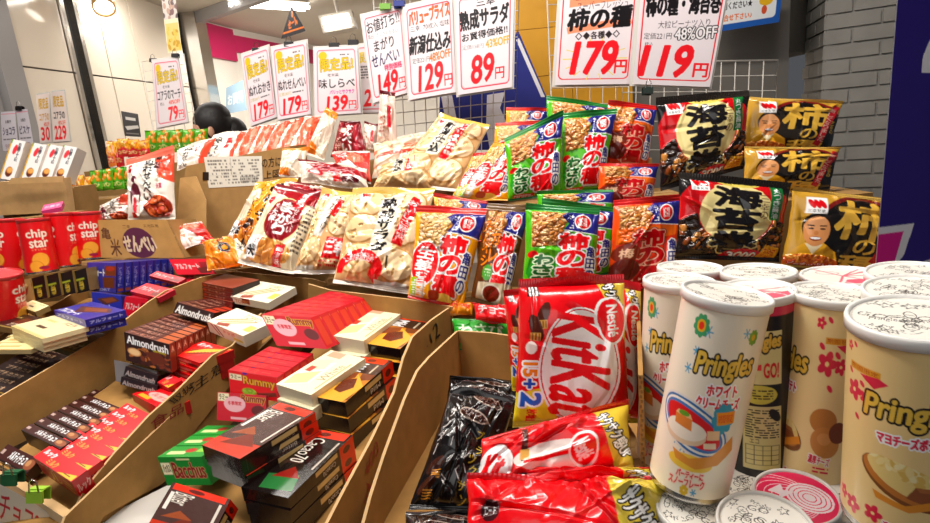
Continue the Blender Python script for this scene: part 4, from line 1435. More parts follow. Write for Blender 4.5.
# floor and ceiling
mb = MB(); mb.box([-5, -1.2, -.05], [9, 0, 0], [0, 10, 0], [0, 0, .05], C('8a8078')); struct(mb.build('floor', M_FLOOR))
mb = MB(); mb.box([-5, .6, ZC], [9, 0, 0], [0, 8.2, 0], [0, 0, .08], C('d9cfc0')); struct(mb.build('ceiling', M_CEIL))

# left wall of enamel panels
wp, wn = vplane(P(20, 66, 3.2), P(190, 97, 5.0))
along = nrm(np.cross(UPZ, wn))
if along[1] < 0:
    along = -along


def wpos(x, y=72):
    q = onplane((x, y), wp, wn)
    return float(np.dot(q - wp, along))


t_end = wpos(188)
mb = MB()
b0 = wp * np.array([1, 1, 0]) - wn * .03
mb.box(b0 + along * -2.6, along * (t_end + 2.6), -wn * .1, UPZ * ZC, C('3a2c24'))
struct(mb.build('wall_left', M_DARK))
zj = float(onplane((100, 76), wp, wn)[2])
edges = [(21.5, 73.5), (89.5, 111), (111, 141), (141, 187)]
k = 0
mbp = MB()
for x0, x1 in edges:
    t0, t1 = wpos(x0) + .006, wpos(x1) - .006
    for z0, z1 in ((0.02, zj - .005), (zj + .005, ZC - .001)):
        mbp.box(b0 + wn * .002 + along * t0 + UPZ * z0, along * (t1 - t0), wn * .028, UPZ * (z1 - z0), C('e3d6c4'))
        k += 1
struct(mbp.build('wall_left_panels', M_WALLP))
mb = MB()
t0 = wpos(21.5) - .01
mb.box(b0 + along * (t0 - .16) + wn * .002, along * .15, wn * .06, UPZ * (ZC - .01), C('8f8b8a'))
mb.box(b0 + along * (t0 - 2.2) + wn * .002, along * 2.02, wn * .03, UPZ * (ZC - .01), C('8f8b8a'))
struct(mb.build('trim_1', M_PILLAR))
mb = MB()
for x0, x1 in ((73.5, 77), (86, 89.5)):
    a, b = wpos(x0), wpos(x1)
    mb.box(b0 + along * a + wn * .002, along * (b - a), wn * .045, UPZ * (ZC - .01), C('c9c4bd'))
struct(mb.build('trim_2', M_CHROME))
# door post and header of the shop opening
mb = MB()
a = wpos(190)
mb.box(b0 + along * a + wn * .0, along * .20, wn * .16, UPZ * (ZC - .001), C('c9c4bd'))
struct(mb.build('door_1', M_CHROME))
mb = MB()
mb.box(b0 + along * (a + .21), along * .12, wn * .10, UPZ * (ZC - .001), C('a5793f'))
struct(mb.build('trim_3', M_WOODE))

h0, h1 = P(196, 19, 4.95), P(330, -16, 3.95)
h0[2] = h1[2] = ZC - .002
hd = np.cross(nrm(h1 - h0), UPZ)
mb = MB(); mb.box(h0 - UPZ * .09, h1 - h0, -hd * .07, UPZ * .09, C('b9b0a2')); struct(mb.build('trim_6', M_PILLAR))
# inside of the shop
ip, inn = vplane(P(206, 100, 5.3), P(242, 100, 5.9))
i0 = ip * np.array([1, 1, 0]); i1 = P(242, 100, 5.9) * np.array([1, 1, 0])
bp, bn = vplane(P(242, 100, 5.9), P(330, 100, 7.6))
i2 = P(330, 100, 7.6) * np.array([1, 1, 0]); i3 = i2 + np.array([4.5, -.3, 0])
for nm, a, b in (('wall_shop_left', i0, i1), ('wall_shop_back', i1, i2), ('wall_shop_far', i2, i3)):
    n = vplane(a, b)[1]
    mb = MB(); mb.box(a, b - a, -n * .08, UPZ * ZC, C('efe8dc')); struct(mb.build(nm, M_WHITE))
    if nm != 'wall_shop_far':
        mb = MB(); z0, z1 = (2.30, 2.60) if nm == 'wall_shop_left' else (2.39, 2.55)
        mb.box(a + UPZ * z0 + n * .001, (b - a), n * .03, UPZ * (z1 - z0), C('c8175c')); struct(mb.build('trim_4' if nm == 'wall_shop_left' else 'trim_5', M_MAG))

# yellow pier
yp = P(560, 60, 2.05)
y0 = onplane((510, 60), yp, np.array([0, -1, 0.])); y1 = onplane((632, 60), yp, np.array([0, -1, 0.]))
mb = MB()
nb = 18
mb.box([y0[0], y0[1] + .012, 0], [y1[0] - y0[0], 0, 0], [0, .4, 0], [0, 0, ZC], C('b98c1a'))
for kx in range(2):
    for kz in range(int(ZC / .16)):
        w = (y1[0] - y0[0]) / 2
        mb.box([y0[0] + kx * w + .001, y0[1], kz * .16 + .001], [w - .002, 0, 0], [0, .012, 0], [0, 0, .158], C('d8a420'))
struct(mb.build('wall_yellow', M_YEL))
# grey wall
g0 = np.array([y1[0] + .002, y1[1] + .05, 0]); g1 = onplane((789, 50), g0 + np.array([0, .03, 0]), np.array([0.05, -1, 0.]))
mb = MB(); mb.box(g0, [g1[0] - g0[0], g1[1] - g0[1], 0], [0, .3, 0], [0, 0, ZC], C('8a8680')); struct(mb.build('wall_grey', M_GREY))
# brick pier: running face and return
c0 = P(823, 60, 2.12); c0[2] = 0
c1 = P(1010, 60, 1.88); c1[2] = 0
c2 = P(803, 60, 2.45); c2[2] = 0
mb = MB()
for a, b, seed in ((c0, c1, 0), (c2, c0, 1)):
    d = nrm(b - a); n = vplane(a, b)[1]; L = np.linalg.norm(b - a)
    mb.box(a - n * .008, b - a, -n * .15, UPZ * ZC, C('8f8c86'))
    hgt, ln, m_ = .052, .17, .008
    for r in range(int(ZC / hgt)):
        x = -(ln / 2 if r % 2 else 0) + (0 if not seed else .05)
        while x < L:
            xa, xb = max(0, x) + m_ / 2, min(L, x + ln) - m_ / 2
            if xb - xa > .01 and r * hgt > .6:
                mb.box(a + d * xa + UPZ * (r * hgt + m_ / 2) - n * .008, d * (xb - xa), n * .009, UPZ * (hgt - m_), C('a09d97'))
            x += ln
struct(mb.build('wall_brick', M_BRICK))
mb = MB(); e0 = g1 + np.array([.004, .012, 0]); mb.box(e0, [c2[0] - e0[0] + .03, c2[1] - e0[1] + .02, 0], [0, .2, 0], [0, 0, ZC], C('77746e')); struct(mb.build('wall_return', M_GREY))

# lamps
dl = P(104, 8, 3.6)
t = thing('downlight', 'round glowing downlight at the top of the pale panel wall', 'lamp', dl)
ln = nrm(np.array([.30, -.62, -.72])); la = nrm(np.cross(ln, UPZ)); lb = np.cross(ln, la)
ang = np.linspace(0, 2 * pi, 41)
rg = lambda r, h: dl + ln * h + r * (np.cos(ang)[:, None] * la + np.sin(ang)[:, None] * lb)
mb = MB(); mb.grid(np.array([rg(.054, -.012), rg(.056, 0), rg(.064, 0), rg(.066, -.05), rg(.04, -.10)]), C('d9a868'), flip=True); mb.build('lamp_ring', M_PLASTIC, t)  # the lamp's orange glow is painted into the ring's colour
mb = MB(); mb.grid(np.array([rg(.0005, -.010), rg(.055, -.012)]), C('ffffff'), flip=True); mb.build('bulb', M_GLOW, t)
MB().tube([dl - ln * .09, np.array([(dl - ln * .09)[0], (dl - ln * .09)[1], ZC])], .03, C('efe6d8'), 10).build('stem', M_WHITE, t)


def tube_light(x0, y0, x1, y1, d0, d1, label):
    a, b = P(x0, y0, d0), P(x1, y1, d1)
    z = (a[2] + b[2]) / 2; a[2] = b[2] = z
    dr = nrm(b - a); sd = np.cross(dr, UPZ)
    t = thing('fluorescent_light', label, 'lamp', (a + b) / 2, 'fluorescent lights of the shop')
    mb = MB(); mb.box(a - sd * .07 + UPZ * .03, b - a, sd * .14, UPZ * (ZC - z - .03), C('f2efe8')); mb.build('housing', M_WHITE, t)
    for k in (-1, 1):
        MB().tube([a + sd * .04 * k, b + sd * .04 * k], .016, C('ffffff'), 10).build('tube', M_GLOW2, t)


tube_light(232, 9, 306, 3, 4.6, 5.0, 'bright fluorescent light on the ceiling above the magenta band')
# spotlight on a rail
sp = P(340, 24, 4.2)
t = thing('spotlight', 'white spotlight head hanging from the shop ceiling beside the orange pennant', 'lamp', sp)
MB().box(sp + [-.12, -.05, -.06], [.24, 0, .02], [0, .10, 0], [-.02, 0, .12], C('f4f1ea')).build('lamp_head', M_WHITE, t)
MB().box(sp + [-.10, -.056, -.045], [.19, 0, .016], [0, .004, 0], [-.014, 0, .085], C('ffffff')).build('lamp_face', M_GLOW, t)
MB().tube([sp + [0, 0, .05], sp + [-.02, 0, .2], np.array([sp[0] - .02, sp[1], ZC])], .012, C('d8d4cc')).build('stem', M_WHITE, t)
MB().box([sp[0] - .4, sp[1] - .02, ZC - .03], [.8, 0, 0], [0, .04, 0], [0, 0, .03], C('e9e5dc')).build('rail', M_WHITE, t)

# ------------------------------------------------------------------ signs
S = lambda lab, q, d, k, **kw: sign('price_sign', lab, q, d, art(a_sign, k), **kw)
S('white price sign reading 79 yen, alone on the panel wall beside the shop door', [(152, 61), (178, 58), (188, 122), (157, 128)], 2.7, 'march', yaw=15)
S('white 179 yen sign, the left of the two with yellow headings', [(241, 55), (268, 46), (277, 117), (251, 126)], 2.0, 'okaki', yaw=-8)
S('white 179 yen sign, the right of the two with yellow headings', [(271, 48), (306, 41), (311, 114), (278, 120)], 1.95, 'nure', yaw=-5)
S('white 139 yen sign with a yellow heading, in the middle of the row of signs', [(314, 48), (357, 46), (361, 113), (315, 116)], 1.9, 'shirabe', yaw=-4)
S('white sign mostly hidden behind the 149 yen sign', [(352, 46), (388, 42), (392, 112), (351, 113)], 1.97, 'hidden')
S('tall white 149 yen sign for rice crackers above the clear cracker bags', [(361, 16), (402, 6), (410, 92), (373, 103)], 1.7, 'magari', yaw=-5)
S('tall white 129 yen sign with an orange heading', [(403, 7), (452, -4), (456, 92), (409, 100)], 1.67, 'niigata', yaw=-5)
S('tall white 89 yen sign beside the navy poster', [(455, -4), (514, -12), (512, 87), (458, 95)], 1.64, 'salad', yaw=-5)
S('large white 179 yen sign on the yellow wall', [(561, -8), (639, -12), (630, 84), (555, 85)], 1.5, 'kaki')
S('large white 119 yen sign on the grey wall', [(641, -9), (728, -13), (710, 87), (633, 84)], 1.48, 'makimono')
S('small price sign reading 229 yen in front of the panel wall at far left', [(51, 92), (64, 91), (70, 141), (53, 142)], 2.6, 'a229')
S('small price sign with gold lettering, left of the 229 yen sign', [(36, 95), (49, 93), (52, 142), (40, 143)], 2.62, 'a2')
S('grey-white small sign nearest the left edge of the photo', [(1, 112), (15, 111), (19, 150), (3, 151)], 2.3, 'g1', sleeve=False)
S('grey-white small sign, second from the left edge of the photo', [(16, 110), (27, 109), (34, 149), (20, 150)], 2.3, 'g2', sleeve=False)
for lab, x, y, d in (('79 yen sign, left of two', 153, 60, 2.68), ('79 yen sign, right of two', 175, 55, 2.68), ('left 179 yen sign', 257, 50, 1.98), ('right 179 yen sign', 289, 44, 1.93),
                     ('139 yen sign, left of two', 334, 45, 1.88), ('139 yen sign, right of two', 353, 42, 1.88)):
    clip('black binder clip at the top of the ' + lab, x, y, d)
clip('small black clip on the second grey sign at the left edge', 19, 108, 2.28, s=.012)
clip('green binder clip between the tall 149 and 129 yen signs', 385, 6, 1.66, C('6a9a3a'))
clip('navy binder clip on top of the tall 129 yen sign', 399, 3, 1.65, C('23307a'))
clip('dark binder clip hooked on the wire below the 119 yen sign', 648, 90, 1.46, C('1e2a26'), .012)
sign('notice', 'paper notice with a blue border and a small yellow figure on the grey wall', [(712, -20), (784, -28), (779, 22), (711, 33)], 1.98, a_notice(), cat='notice', sleeve=False)
sign('notice', 'small dark notice on the panel wall below its joint', [(121, 111), (138, 114), (141, 137), (125, 136)], 3.9, a_dark_notice(), yaw=25, cat='notice', sleeve=False)
hp_ = sign('poster', 'narrow hanging poster over the top edge of the photo beside the door post', [(160, -14), (174, -16), (182, 51), (168, 53)], 3.2, a_poster(), cat='poster', sleeve=False)
pn_ = sign('pennant', 'black triangular pennant with orange writing under the shop ceiling', [(291, 7), (292.5, 7), (306, 31), (281, 39)], 3.0, a_halloween(), cat='pennant', sleeve=False)
for ob_, (x_, y_), d_ in ((hp_, (167, -14), 3.2), (pn_, (291.7, 8), 3.0)):
    q_ = P(x_, y_, d_); MB().tube([q_, np.array([q_[0], q_[1], ZC])], .0015, C('d8d4cc'), 5).build('string', M_WIRE, ob_)
sign('poster', 'pale blue poster on the shop wall behind the shopper', [(226, 88), (243, 80), (247, 110), (226, 114)], 5.4, art(a_text, 'a9c4d8', 'お買得', 'e9f0f4', 100, 120), cat='poster', sleeve=False)
# navy poster with the slanted top
qp = [(440, 92), (500, 60), (518, 30), (547, 98), (549, 150), (438, 150)]
p0 = P(490, 90, 1.95); n0 = facing(0, 0)
lg = a_logo()
Wq = [onplane(t, p0, n0) for t in qp]
mb = MB(); mb.prism(Wq, -n0 * .006, C('262f86'))
ob = tag(mb.build('poster', M_PAPER), 'navy poster with white lettering and a pointed top behind the wire grid', 'poster')
mb = MB()


def strip(pts, col, off=.001):
    W = [onplane(t, p0, n0) + n0 * off for t in pts]
    mb.prism(W, n0 * .0005, col)


strip([(516, 40), (519, 38), (545, 97), (541, 97)], C('e9e7ef'))
strip([(487, 95), (505, 92), (500, 108), (508, 126), (512, 150), (490, 150), (486, 128)], C('e9e7ef'))
strip([(441, 96), (452, 95), (462, 148), (452, 149), (445, 118)], C('e9e7ef'))
mb.build('lettering', M_PAPER, ob)


def wire_grid(label, q, d, nx, ny, r=.0016, lean=0, yaw=0, col=C('d8d4cc')):
    Q, n = facepts(q, d, lean, yaw)
    f = lambda u, v: (Q[0] * (1 - u) + Q[1] * u) * (1 - v) + (Q[3] * (1 - u) + Q[2] * u) * v
    t = thing('wire_grid', label, 'wire grid', Q[3])
    MB().tube([f(0, 0), f(1, 0), f(1, 1), f(0, 1)], r * 1.7, col, 6, closed=True).build('frame', M_WIRE, t)
    mb = MB()
    for i in range(1, nx):
        mb.tube([f(i / nx, 0), f(i / nx, 1)], r, col, 5)
    for j in range(1, ny):
        mb.tube([f(0, j / ny) - n * r, f(1, j / ny) - n * r], r, col, 5)
    mb.build('wires', M_WIRE, t)
    return t


wire_grid('white wire grid holding the tall 149, 129 and 89 yen signs', [(372, -20), (520, -30), (514, 150), (384, 165)], 1.78, 12, 14)
wire_grid('white wire grid on the grey wall below the notice', [(622, 63), (778, 60), (773, 150), (622, 150)], 1.85, 11, 6, r=.0019)
wire_grid('thin wire grid on the yellow wall behind the 179 yen sign', [(546, -30), (632, -36), (628, 120), (552, 120)], 1.92, 6, 9)
wire_grid('thin wire grid behind the lone 79 yen sign', [(142, 62), (184, 54), (196, 130), (155, 140)], 2.78, 4, 8, r=.0012)

# navy banner on the right
ab = Art(240, 900, C('2a1a70'))
ab.put(ab.mell(.72, .24, .48, .17) & (ab.Y < .262), C('ecebf0'))
ab.poly([(0, .775), (.28, .752), (.22, .86), (.13, .93), (.5, .86), (.6, 1), (0, 1)], C('e6e6ee'))
ab.poly([(0, .80), (.2, .782), (.14, .9), (.03, .97), (0, .98)], C('c41f86'))
ab.poly([(.46, .93), (.6, .86), (.62, 1), (.4, 1)], C('2a1a70')); ab.rect(.42, .42, .9, .5, C('e6e6ee'))
bn_ = sign('banner', 'navy cloth banner with white and magenta shapes at the right edge of the photo', [(899, -15), (1015, -15), (992, 300), (874, 290)], .88, ab, cat='banner', sleeve=False, th=.002)

q0_, q1_ = P(899, -16, .878), P(1015, -16, .878)
MB().tube([q0_ + (q0_ - q1_) * .04, q1_ + (q1_ - q0_) * .04], .004, C('d8d4cc'), 8).build('rod', M_WIRE, bn_)
mb = MB()
for q_ in (q0_ + (q1_ - q0_) * .1, q0_ + (q1_ - q0_) * .9):
    mb.tube([q_, np.array([q_[0], q_[1], ZC])], .0012, C('d8d4cc'), 5)
mb.build('cord', M_WIRE, bn_)
# ================================================================== pouches against the wall
B = bag
K = lambda lab, q, d, lean, kind, sealc, **kw: bag('snack_bag', lab, 'snack bag', q, d, lean, art(a_kameda, kind), topc=sealc, botc=sealc, top=.07, bot=.03, group='bags of rice snacks with a navy flag', **kw)
DG, RS, YS = C('1f7d33'), C('cc1e1c'), C('d2231c')
# upper row, back to front
K('green snack bag at the very back, only its top showing over the green pair', Z(480, 90, [(262, 22), (545, 62), (540, 250), (262, 260)]), 1.42, 14, 'green', DG)
K('small yellow-edged snack bag furthest back, just left of the green bags', Z(380, 90, [(500, 68), (662, 72), (640, 250), (490, 240)]), 1.46, 14, 'yellow', YS)
K('yellow snack bag, second from the back, left of the green pair', Z(380, 90, [(456, 128), (642, 122), (610, 340), (440, 330)]), 1.40, 18, 'yellow', YS)
K('yellow snack bag tilted to the right against the green pair', Z(380, 90, [(452, 205), (560, 215), (505, 440), (296, 430)]), 1.33, 28, 'yellow', C('e6a52a'), T=.04)
K('yellow snack bag lying low behind the tilted one, beside the clear bags', Z(380, 90, [(370, 252), (486, 240), (430, 440), (284, 425)]), 1.37, 30, 'yellow', YS)
K('red snack bag standing in the upper row right of the green pair', Z(480, 90, [(508, 40), (702, 62), (664, 310), (490, 300)]), 1.28, 12, 'red', RS, T=.045)
K('right-hand green snack bag of the pair in the upper row', Z(480, 90, [(312, 92), (545, 72), (484, 396), (318, 420)]), 1.25, 16, 'green', DG, T=.05)
K('left-hand green snack bag of the pair in the upper row', Z(480, 90, [(96, 190), (330, 80), (318, 418), (112, 440)]), 1.22, 18, 'green', DG, T=.05)
K('red snack bag in the middle of the red column, under the standing one', Z(480, 90, [(470, 288), (708, 292), (680, 470), (460, 470)]), 1.2, 14, 'red', RS, T=.04)
# lower row
K('yellow snack bag peeking out between the cracker bags and the front yellow bag', Z(380, 90, [(210, 408), (425, 440), (400, 600), (230, 600)]), 1.22, 25, 'yellow', YS)
K('green snack bag with only its top showing behind the front green bag', Z(480, 90, [(225, 400), (528, 392), (530, 560), (225, 570)]), 1.17, 14, 'green', DG)
K('second green snack bag close behind the front green bag, showing at its right', Z(385, 190, [(620, 30), (914, 70), (890, 330), (640, 400)]), 1.12, 16, 'green', DG, T=.04)
K('red snack bag at the bottom of the red column behind the red chocolate pouch', [(614, 200), (681, 194), (676, 285), (606, 292)], 1.09, 14, 'red', RS, T=.045)
K('dark brown curry snack bag between the yellow and the green bag in the lower row', Z(385, 190, [(405, 50), (576, 62), (482, 478), (338, 432)]), 1.12, 26, 'curry', C('6a4a20'), T=.045)
K('front green snack bag in the lower row behind the red chocolate pouch', Z(385, 190, [(558, 52), (850, 74), (836, 400), (540, 410)]), 1.06, 18, 'green', DG, T=.05)
K('front yellow snack bag with a red oval beside the clear cracker bags', Z(385, 190, [(126, 62), (408, 72), (306, 470), (90, 428)]), 1.12, 26, 'yellow', YS, T=.05)

N = lambda lab, q, d, lean, **kw: bag('snack_bag', lab, 'snack bag', q, d, lean, art(a_nori), topc=C('2a2420'), botc=C('2a2420'), top=.08, bot=.05, T=.05, group='black bags of seaweed rolls', **kw)
N('black snack bag with a cream disc, the upper one', Z(580, 80, [(300, 70), (672, 38), (650, 350), (318, 440)]), 1.17, 10)
N('black snack bag with a cream disc, the lower one in front', Z(580, 80, [(392, 362), (836, 408), (785, 720), (378, 706)]), .98, 14)
G = lambda lab, q, d, lean, **kw: bag('snack_bag', lab, 'snack bag', q, d, lean, art(a_kaki), topc=C('cfa851'), botc=C('cfa851'), top=.045, bot=.03, T=.045, group='gold bags of rice snacks', **kw)
G('gold snack bag at the top of the pile by the brick wall', Z(695, 80, [(200, 64), (586, 84), (536, 290), (192, 280)]), 1.2, 12)
G('gold snack bag in the middle, between the top one and the front one', Z(695, 80, [(195, 262), (576, 266), (530, 450), (186, 430)]), 1.14, 14)
G('large gold snack bag in front with a printed smiling man, beside the navy banner', [(793, 187), (903, 200), (893, 276), (780, 266)], .97, 16)

# ================================================================== clear bags of rice crackers
R = lambda lab, q, d, lean, kind, **kw: bag('cracker_bag', lab, 'cracker bag', q, d, lean, art(a_senbei, kind), group='bags of rice crackers', wr=1.5, nc=40, material=M_CLEAR, **kw)
GS = C('d8b552'); CS = C('e9dccb')
# row of flat bags lying along the carton on the left
R('white cracker bag with black brush writing, leftmost on top of the tall carton', [(214, 135), (250, 129), (236, 160), (188, 174)], 1.85, 45, 'nureside', topc=CS, botc=CS)
for i in range(5):
    x = 241 + i * 14
    R(ORD[i] + ' pink cracker bag from the left, lying in the row on the tall carton', [(x + 8, 128 - i * 2.6), (x + 26, 125 - i * 2.6), (x + 14, 153 - i * 1.5), (x - 10, 159 - i * 1.5)], 1.84 - .01 * i, 45, 'pink', topc=C('e9c8b8'), botc=C('e9c8b8'), T=.03)
R('white cracker bag with sesame marks between the standing white bag and the carton', Z(0, 120, [(700, 118), (862, 62), (800, 180), (700, 200)]), 1.75, 40, 'nureside', topc=CS, botc=CS)
R('tilted white cracker bag with an orange cap above the carton', Z(190, 100, [(538, 26), (586, 56), (530, 240), (452, 212)]), 1.62, 22, 'whitecap', topc=C('e8912c'), botc=CS)
R('maroon cracker bag with white writing standing at the back', Z(190, 100, [(592, 80), (674, 86), (704, 222), (556, 226)]), 1.62, 18, 'maroon', topc=C('5a1018'), botc=C('8a2030'))
R('small pink and clear cracker bag right of the maroon bag', Z(190, 100, [(690, 84), (748, 96), (742, 210), (684, 204)]), 1.64, 18, 'clearpink', topc=C('6a1420'), botc=CS)
R('tall clear cracker bag with a dark red top reaching up to the 149 yen sign', Z(190, 100, [(752, -38), (812, -30), (822, 180), (738, 176)]), 1.58, 14, 'clearpink', topc=C('5a1018'), botc=CS)
R('red and white cracker bag in the pile below the maroon bag', Z(190, 100, [(560, 208), (712, 200), (716, 330), (600, 320)]), 1.52, 40, 'redwhite', topc=C('d8c8bc'), botc=CS)
R('long cracker bag with red stripes lying across the back', [(374, 143), (431, 131), (432, 166), (372, 178)], 1.56, 35, 'stripe', topc=CS, botc=CS)
R('orange and white cracker bag crumpled beside the tall carton', Z(190, 100, [(366, 190), (470, 190), (440, 310), (350, 300)]), 1.55, 35, 'whitecap', topc=C('e8912c'), botc=CS)
R('clear cracker bag with a red stripe and black writing, leaning behind the front row', [(441, 113), (490, 125), (458, 192), (384, 184)], 1.46, 40, 'side', topc=GS, botc=CS, T=.05)
R('maroon and white cracker bag lying behind the front row', Z(190, 100, [(428, 236), (700, 268), (706, 352), (440, 330)]), 1.46, 42, 'maroonflat', topc=C('7c1420'), botc=CS, T=.045)
R('cracker bag with a gold top lying behind the 熟 writing bag'.replace(' 熟 writing', ' big front'), Z(190, 100, [(760, 262), (960, 190), (960, 360), (720, 350)]), 1.44, 40, 'side', topc=GS, botc=CS, T=.05)
R('narrow maroon cracker bag behind the bag with the maroon oval', Z(190, 100, [(380, 318), (560, 352), (540, 420), (340, 392)]), 1.40, 40, 'maroonflat', topc=C('7c1420'), botc=C('7c1420'))
R('orange cracker bag at the left end of the front row', Z(210, 160, [(186, 84), (350, 72), (214, 424), (58, 322)]), 1.40, 34, 'orange', topc=C('e9a23a'), botc=CS, T=.05)
R('clear cracker bag with a maroon oval in the front row', Z(210, 160, [(262, 92), (462, 132), (334, 456), (108, 406)]), 1.34, 34, 'magari', topc=C('7c1420'), botc=CS, T=.055)
R('clear cracker bag with a narrow white label in the front row', Z(210, 160, [(446, 112), (612, 132), (520, 448), (326, 452)]), 1.30, 34, 'clear', topc=GS, botc=CS, T=.055)
R('clear cracker bag with gold top and a large red ribbon in the front row', Z(210, 160, [(566, 112), (892, 108), (806, 532), (486, 488)]), 1.24, 32, 'salad', topc=GS, botc=CS, T=.06)
R('orange rolled cracker bag at the left end below the front row', Z(210, 160, [(-30, 326), (130, 300), (160, 420), (-10, 440)]), 1.36, 55, 'roll', topc=C('e98a22'), botc=C('e98a22'), T=.05)
R('small red and white cracker bag on the ledge beside the round-mark carton', Z(0, 120, [(668, 424), (800, 404), (856, 480), (700, 516)]), 1.5, 50, 'redwhite', topc=C('efe0d6'), botc=C('efe0d6'))
R('white cracker bag standing upright in the carton with the round mark', Z(0, 120, [(500, 156), (690, 100), (696, 396), (506, 398)]), 1.55, 16, 'nure', topc=C('e9705a'), botc=CS, T=.045, top=.1)
R('white cracker bag tucked behind the upright one, at its left', Z(0, 120, [(396, 340), (520, 276), (520, 400), (392, 400)]), 1.6, 16, 'nure', topc=CS, botc=CS, T=.04)

# rows of small puff packs at the back left
pf = lambda lab, q, d, kind: bag('snack_pack', lab, 'snack pack', q, d, 15, art(a_puff, kind), topc=None, botc=None, top=.04, bot=.03, group='small snack packs by the panel wall', T=.03, nc=8)
for i in range(5):
    x = 145 + i * 12.5
    pf(ORD[i] + ' green snack pack from the left in the upper row by the panel wall', [(x, 131 - i * .4), (x + 13, 130 - i * .4), (x + 13, 152), (x, 153)], 2.5 - .02 * i, 'green')
for i in range(3):
    x = 117 + i * 10
    pf(ORD[i] + ' red snack pack from the left in front of the dark slot', [(x, 139 + i), (x + 12, 138 + i), (x + 14, 156), (x + 1, 158)], 2.4, 'red')
for i in range(2):
    pf(['tall clear orange snack pack beside the dark slot', 'small red and white snack pack beside the orange one'][i], [(105 + i * 8, 141), (113 + i * 8, 141), (117 + i * 8, 166), (109 + i * 8, 167)], 2.44 + i * .01, 'orange' if not i else 'red')
for i in range(4):
    x = 90 + i * 11
    pf(ORD[i] + ' green snack pack from the left in the lower row behind the white box row', [(x, 171 - i * 1.3), (x + 12, 169 - i * 1.3), (x + 13, 190 - i * .8), (x + 1, 192 - i * .8)], 2.0 + .02 * i, 'green')
for i in range(3):
    x = 66 + i * 8
    pf(ORD[i] + ' pink snack pack from the left beside the open carton', [(x, 174 + i * 1.5), (x + 10, 173 + i * 1.5), (x + 11, 198), (x + 1, 200)], 1.95 + .02 * i, 'orange' if i == 0 else 'red')
# ================================================================== trays of corrugated board
def vwall(mb, poly, pa, pb, th=.004, col=CARD):
    a, n = vplane(P(*pa), P(*pb))
    W = [onplane(t, a, n) for t in poly]
    mb.prism(W, -n * th, col, C('cda877'))
    return a, n


def letters(st, q, p, n, col, name, parent, bold=0):
    """painted lettering on a flat panel: quad q in the photo, plane p, n"""
    tri, _ = glyph(st)
    Q = [onplane(t, p, n) for t in q]
    u = tri[:, :, 0].reshape(-1); v = tri[:, :, 1].reshape(-1)
    pts = bil([np.array(x) for x in Q], u, v) + n * .0012
    mb = MB()
    mb.v.append(pts); mb.c.append(np.broadcast_to(lin(col), (len(pts), 3))); mb.n = len(pts)
    f = np.arange(len(pts)).reshape(-1, 3)
    e1 = pts[f[:, 1]] - pts[f[:, 0]]; e2 = pts[f[:, 2]] - pts[f[:, 0]]
    fl = (np.cross(e1, e2) @ n) < 0
    f[fl] = f[fl][:, ::-1]
    mb.f.append(f); mb.sm.append(np.zeros(len(f), bool))
    return mb.build(name, M_PAPER, parent)


def tray(label, o):
    return thing('cardboard_tray', label, 'tray', o)


# left-hand trays
tA = tray('narrow cardboard tray with black and cream boxes at the far left edge', P(40, 350, 1.2))
mb = MB(); vwall(mb, [(-12, 342), (30, 320), (86, 285), (90, 300), (52, 314), (12, 332), (-12, 356)], (-5, 338, 1.2), (90, 285, 1.45)); mb.build('side_panel', M_CARDB, tA)
tB = tray('cardboard tray with chocolate boxes left of the almond boxes', P(100, 420, 1.0))
mb = MB(); vwall(mb, [(-14, 405), (60, 362), (110, 332), (150, 301), (165, 291), (202, 277), (240, 270), (240, 300), (180, 320), (125, 365), (110, 400), (-14, 460)], (0, 398, .95), (235, 271, 1.42)); mb.build('side_panel', M_CARDB, tB)
tC = tray('cardboard tray of brown and red chocolate boxes with printed characters on its side', P(120, 470, .9))
mb = MB(); a2, n2 = vwall(mb, [(62, 545), (83, 492), (115, 453), (149, 416), (177, 391), (213, 355), (232, 346), (262, 313), (262, 345), (180, 450), (90, 575)], (75, 505, .79), (300, 290, 1.32)); spC = mb.build('side_panel', M_CARDB, tC)
letters('取扱', Z(0, 300, [(660, 400), (760, 320), (765, 345), (690, 415)]), a2, n2, C('231a1c'), 'printed_mark', spC)
letters('注意', Z(0, 300, [(745, 335), (900, 220), (900, 265), (745, 380)]), a2, n2, C('231a1c'), 'printed_mark', spC)
letters('食品', Z(0, 300, [(590, 470), (725, 400), (725, 440), (600, 522)]), a2, n2, C('8a2028'), 'printed_mark', spC)
mb = MB(); vwall(mb, [(226, 271), (312, 279), (326, 283), (326, 306), (226, 300)], (228, 272, 1.42), (326, 284, 1.3)); mb.build('back_panel', M_CARDB, tC)
mb = MB(); vwall(mb, [(-14, 466), (66, 519), (66, 580), (-14, 540)], (-5, 470, .86), (66, 519, .77), th=.012, col=C('d9c8a6')); mb.build('front_panel', M_CARDB, tC)
tD = tray('open cardboard tray of red, green and dark chocolate boxes in the foreground', P(240, 480, .85))
mb = MB(); vwall(mb, [(55, 545), (66, 516), (130, 455), (197, 391), (235, 357), (261, 319), (271, 304), (290, 296), (311, 291), (311, 340), (230, 425), (162, 484), (104, 516), (80, 560)], (66, 516, .76), (262, 322, 1.22)); mb.build('side_panel', M_CARDB, tD)
mb = MB(); vwall(mb, [(308, 284), (329, 290), (405, 299), (452, 307), (452, 350), (308, 330)], (310, 285, 1.25), (452, 308, 1.09)); mb.build('back_panel', M_CARDB, tD)
mb = MB(); a3, n3 = vwall(mb, [(452, 306), (432, 320), (413, 337), (404, 358), (395, 392), (372, 440), (345, 490), (322, 535), (385, 545), (440, 410), (456, 340)], (451, 306, 1.1), (340, 500, .68)); spD = mb.build('side_panel', M_CARDB, tD)
letters('.12', Z(370, 260, [(216, 330), (262, 235), (276, 300), (222, 345)]), a3, n3, C('1c1618'), 'handwritten_mark', spD)
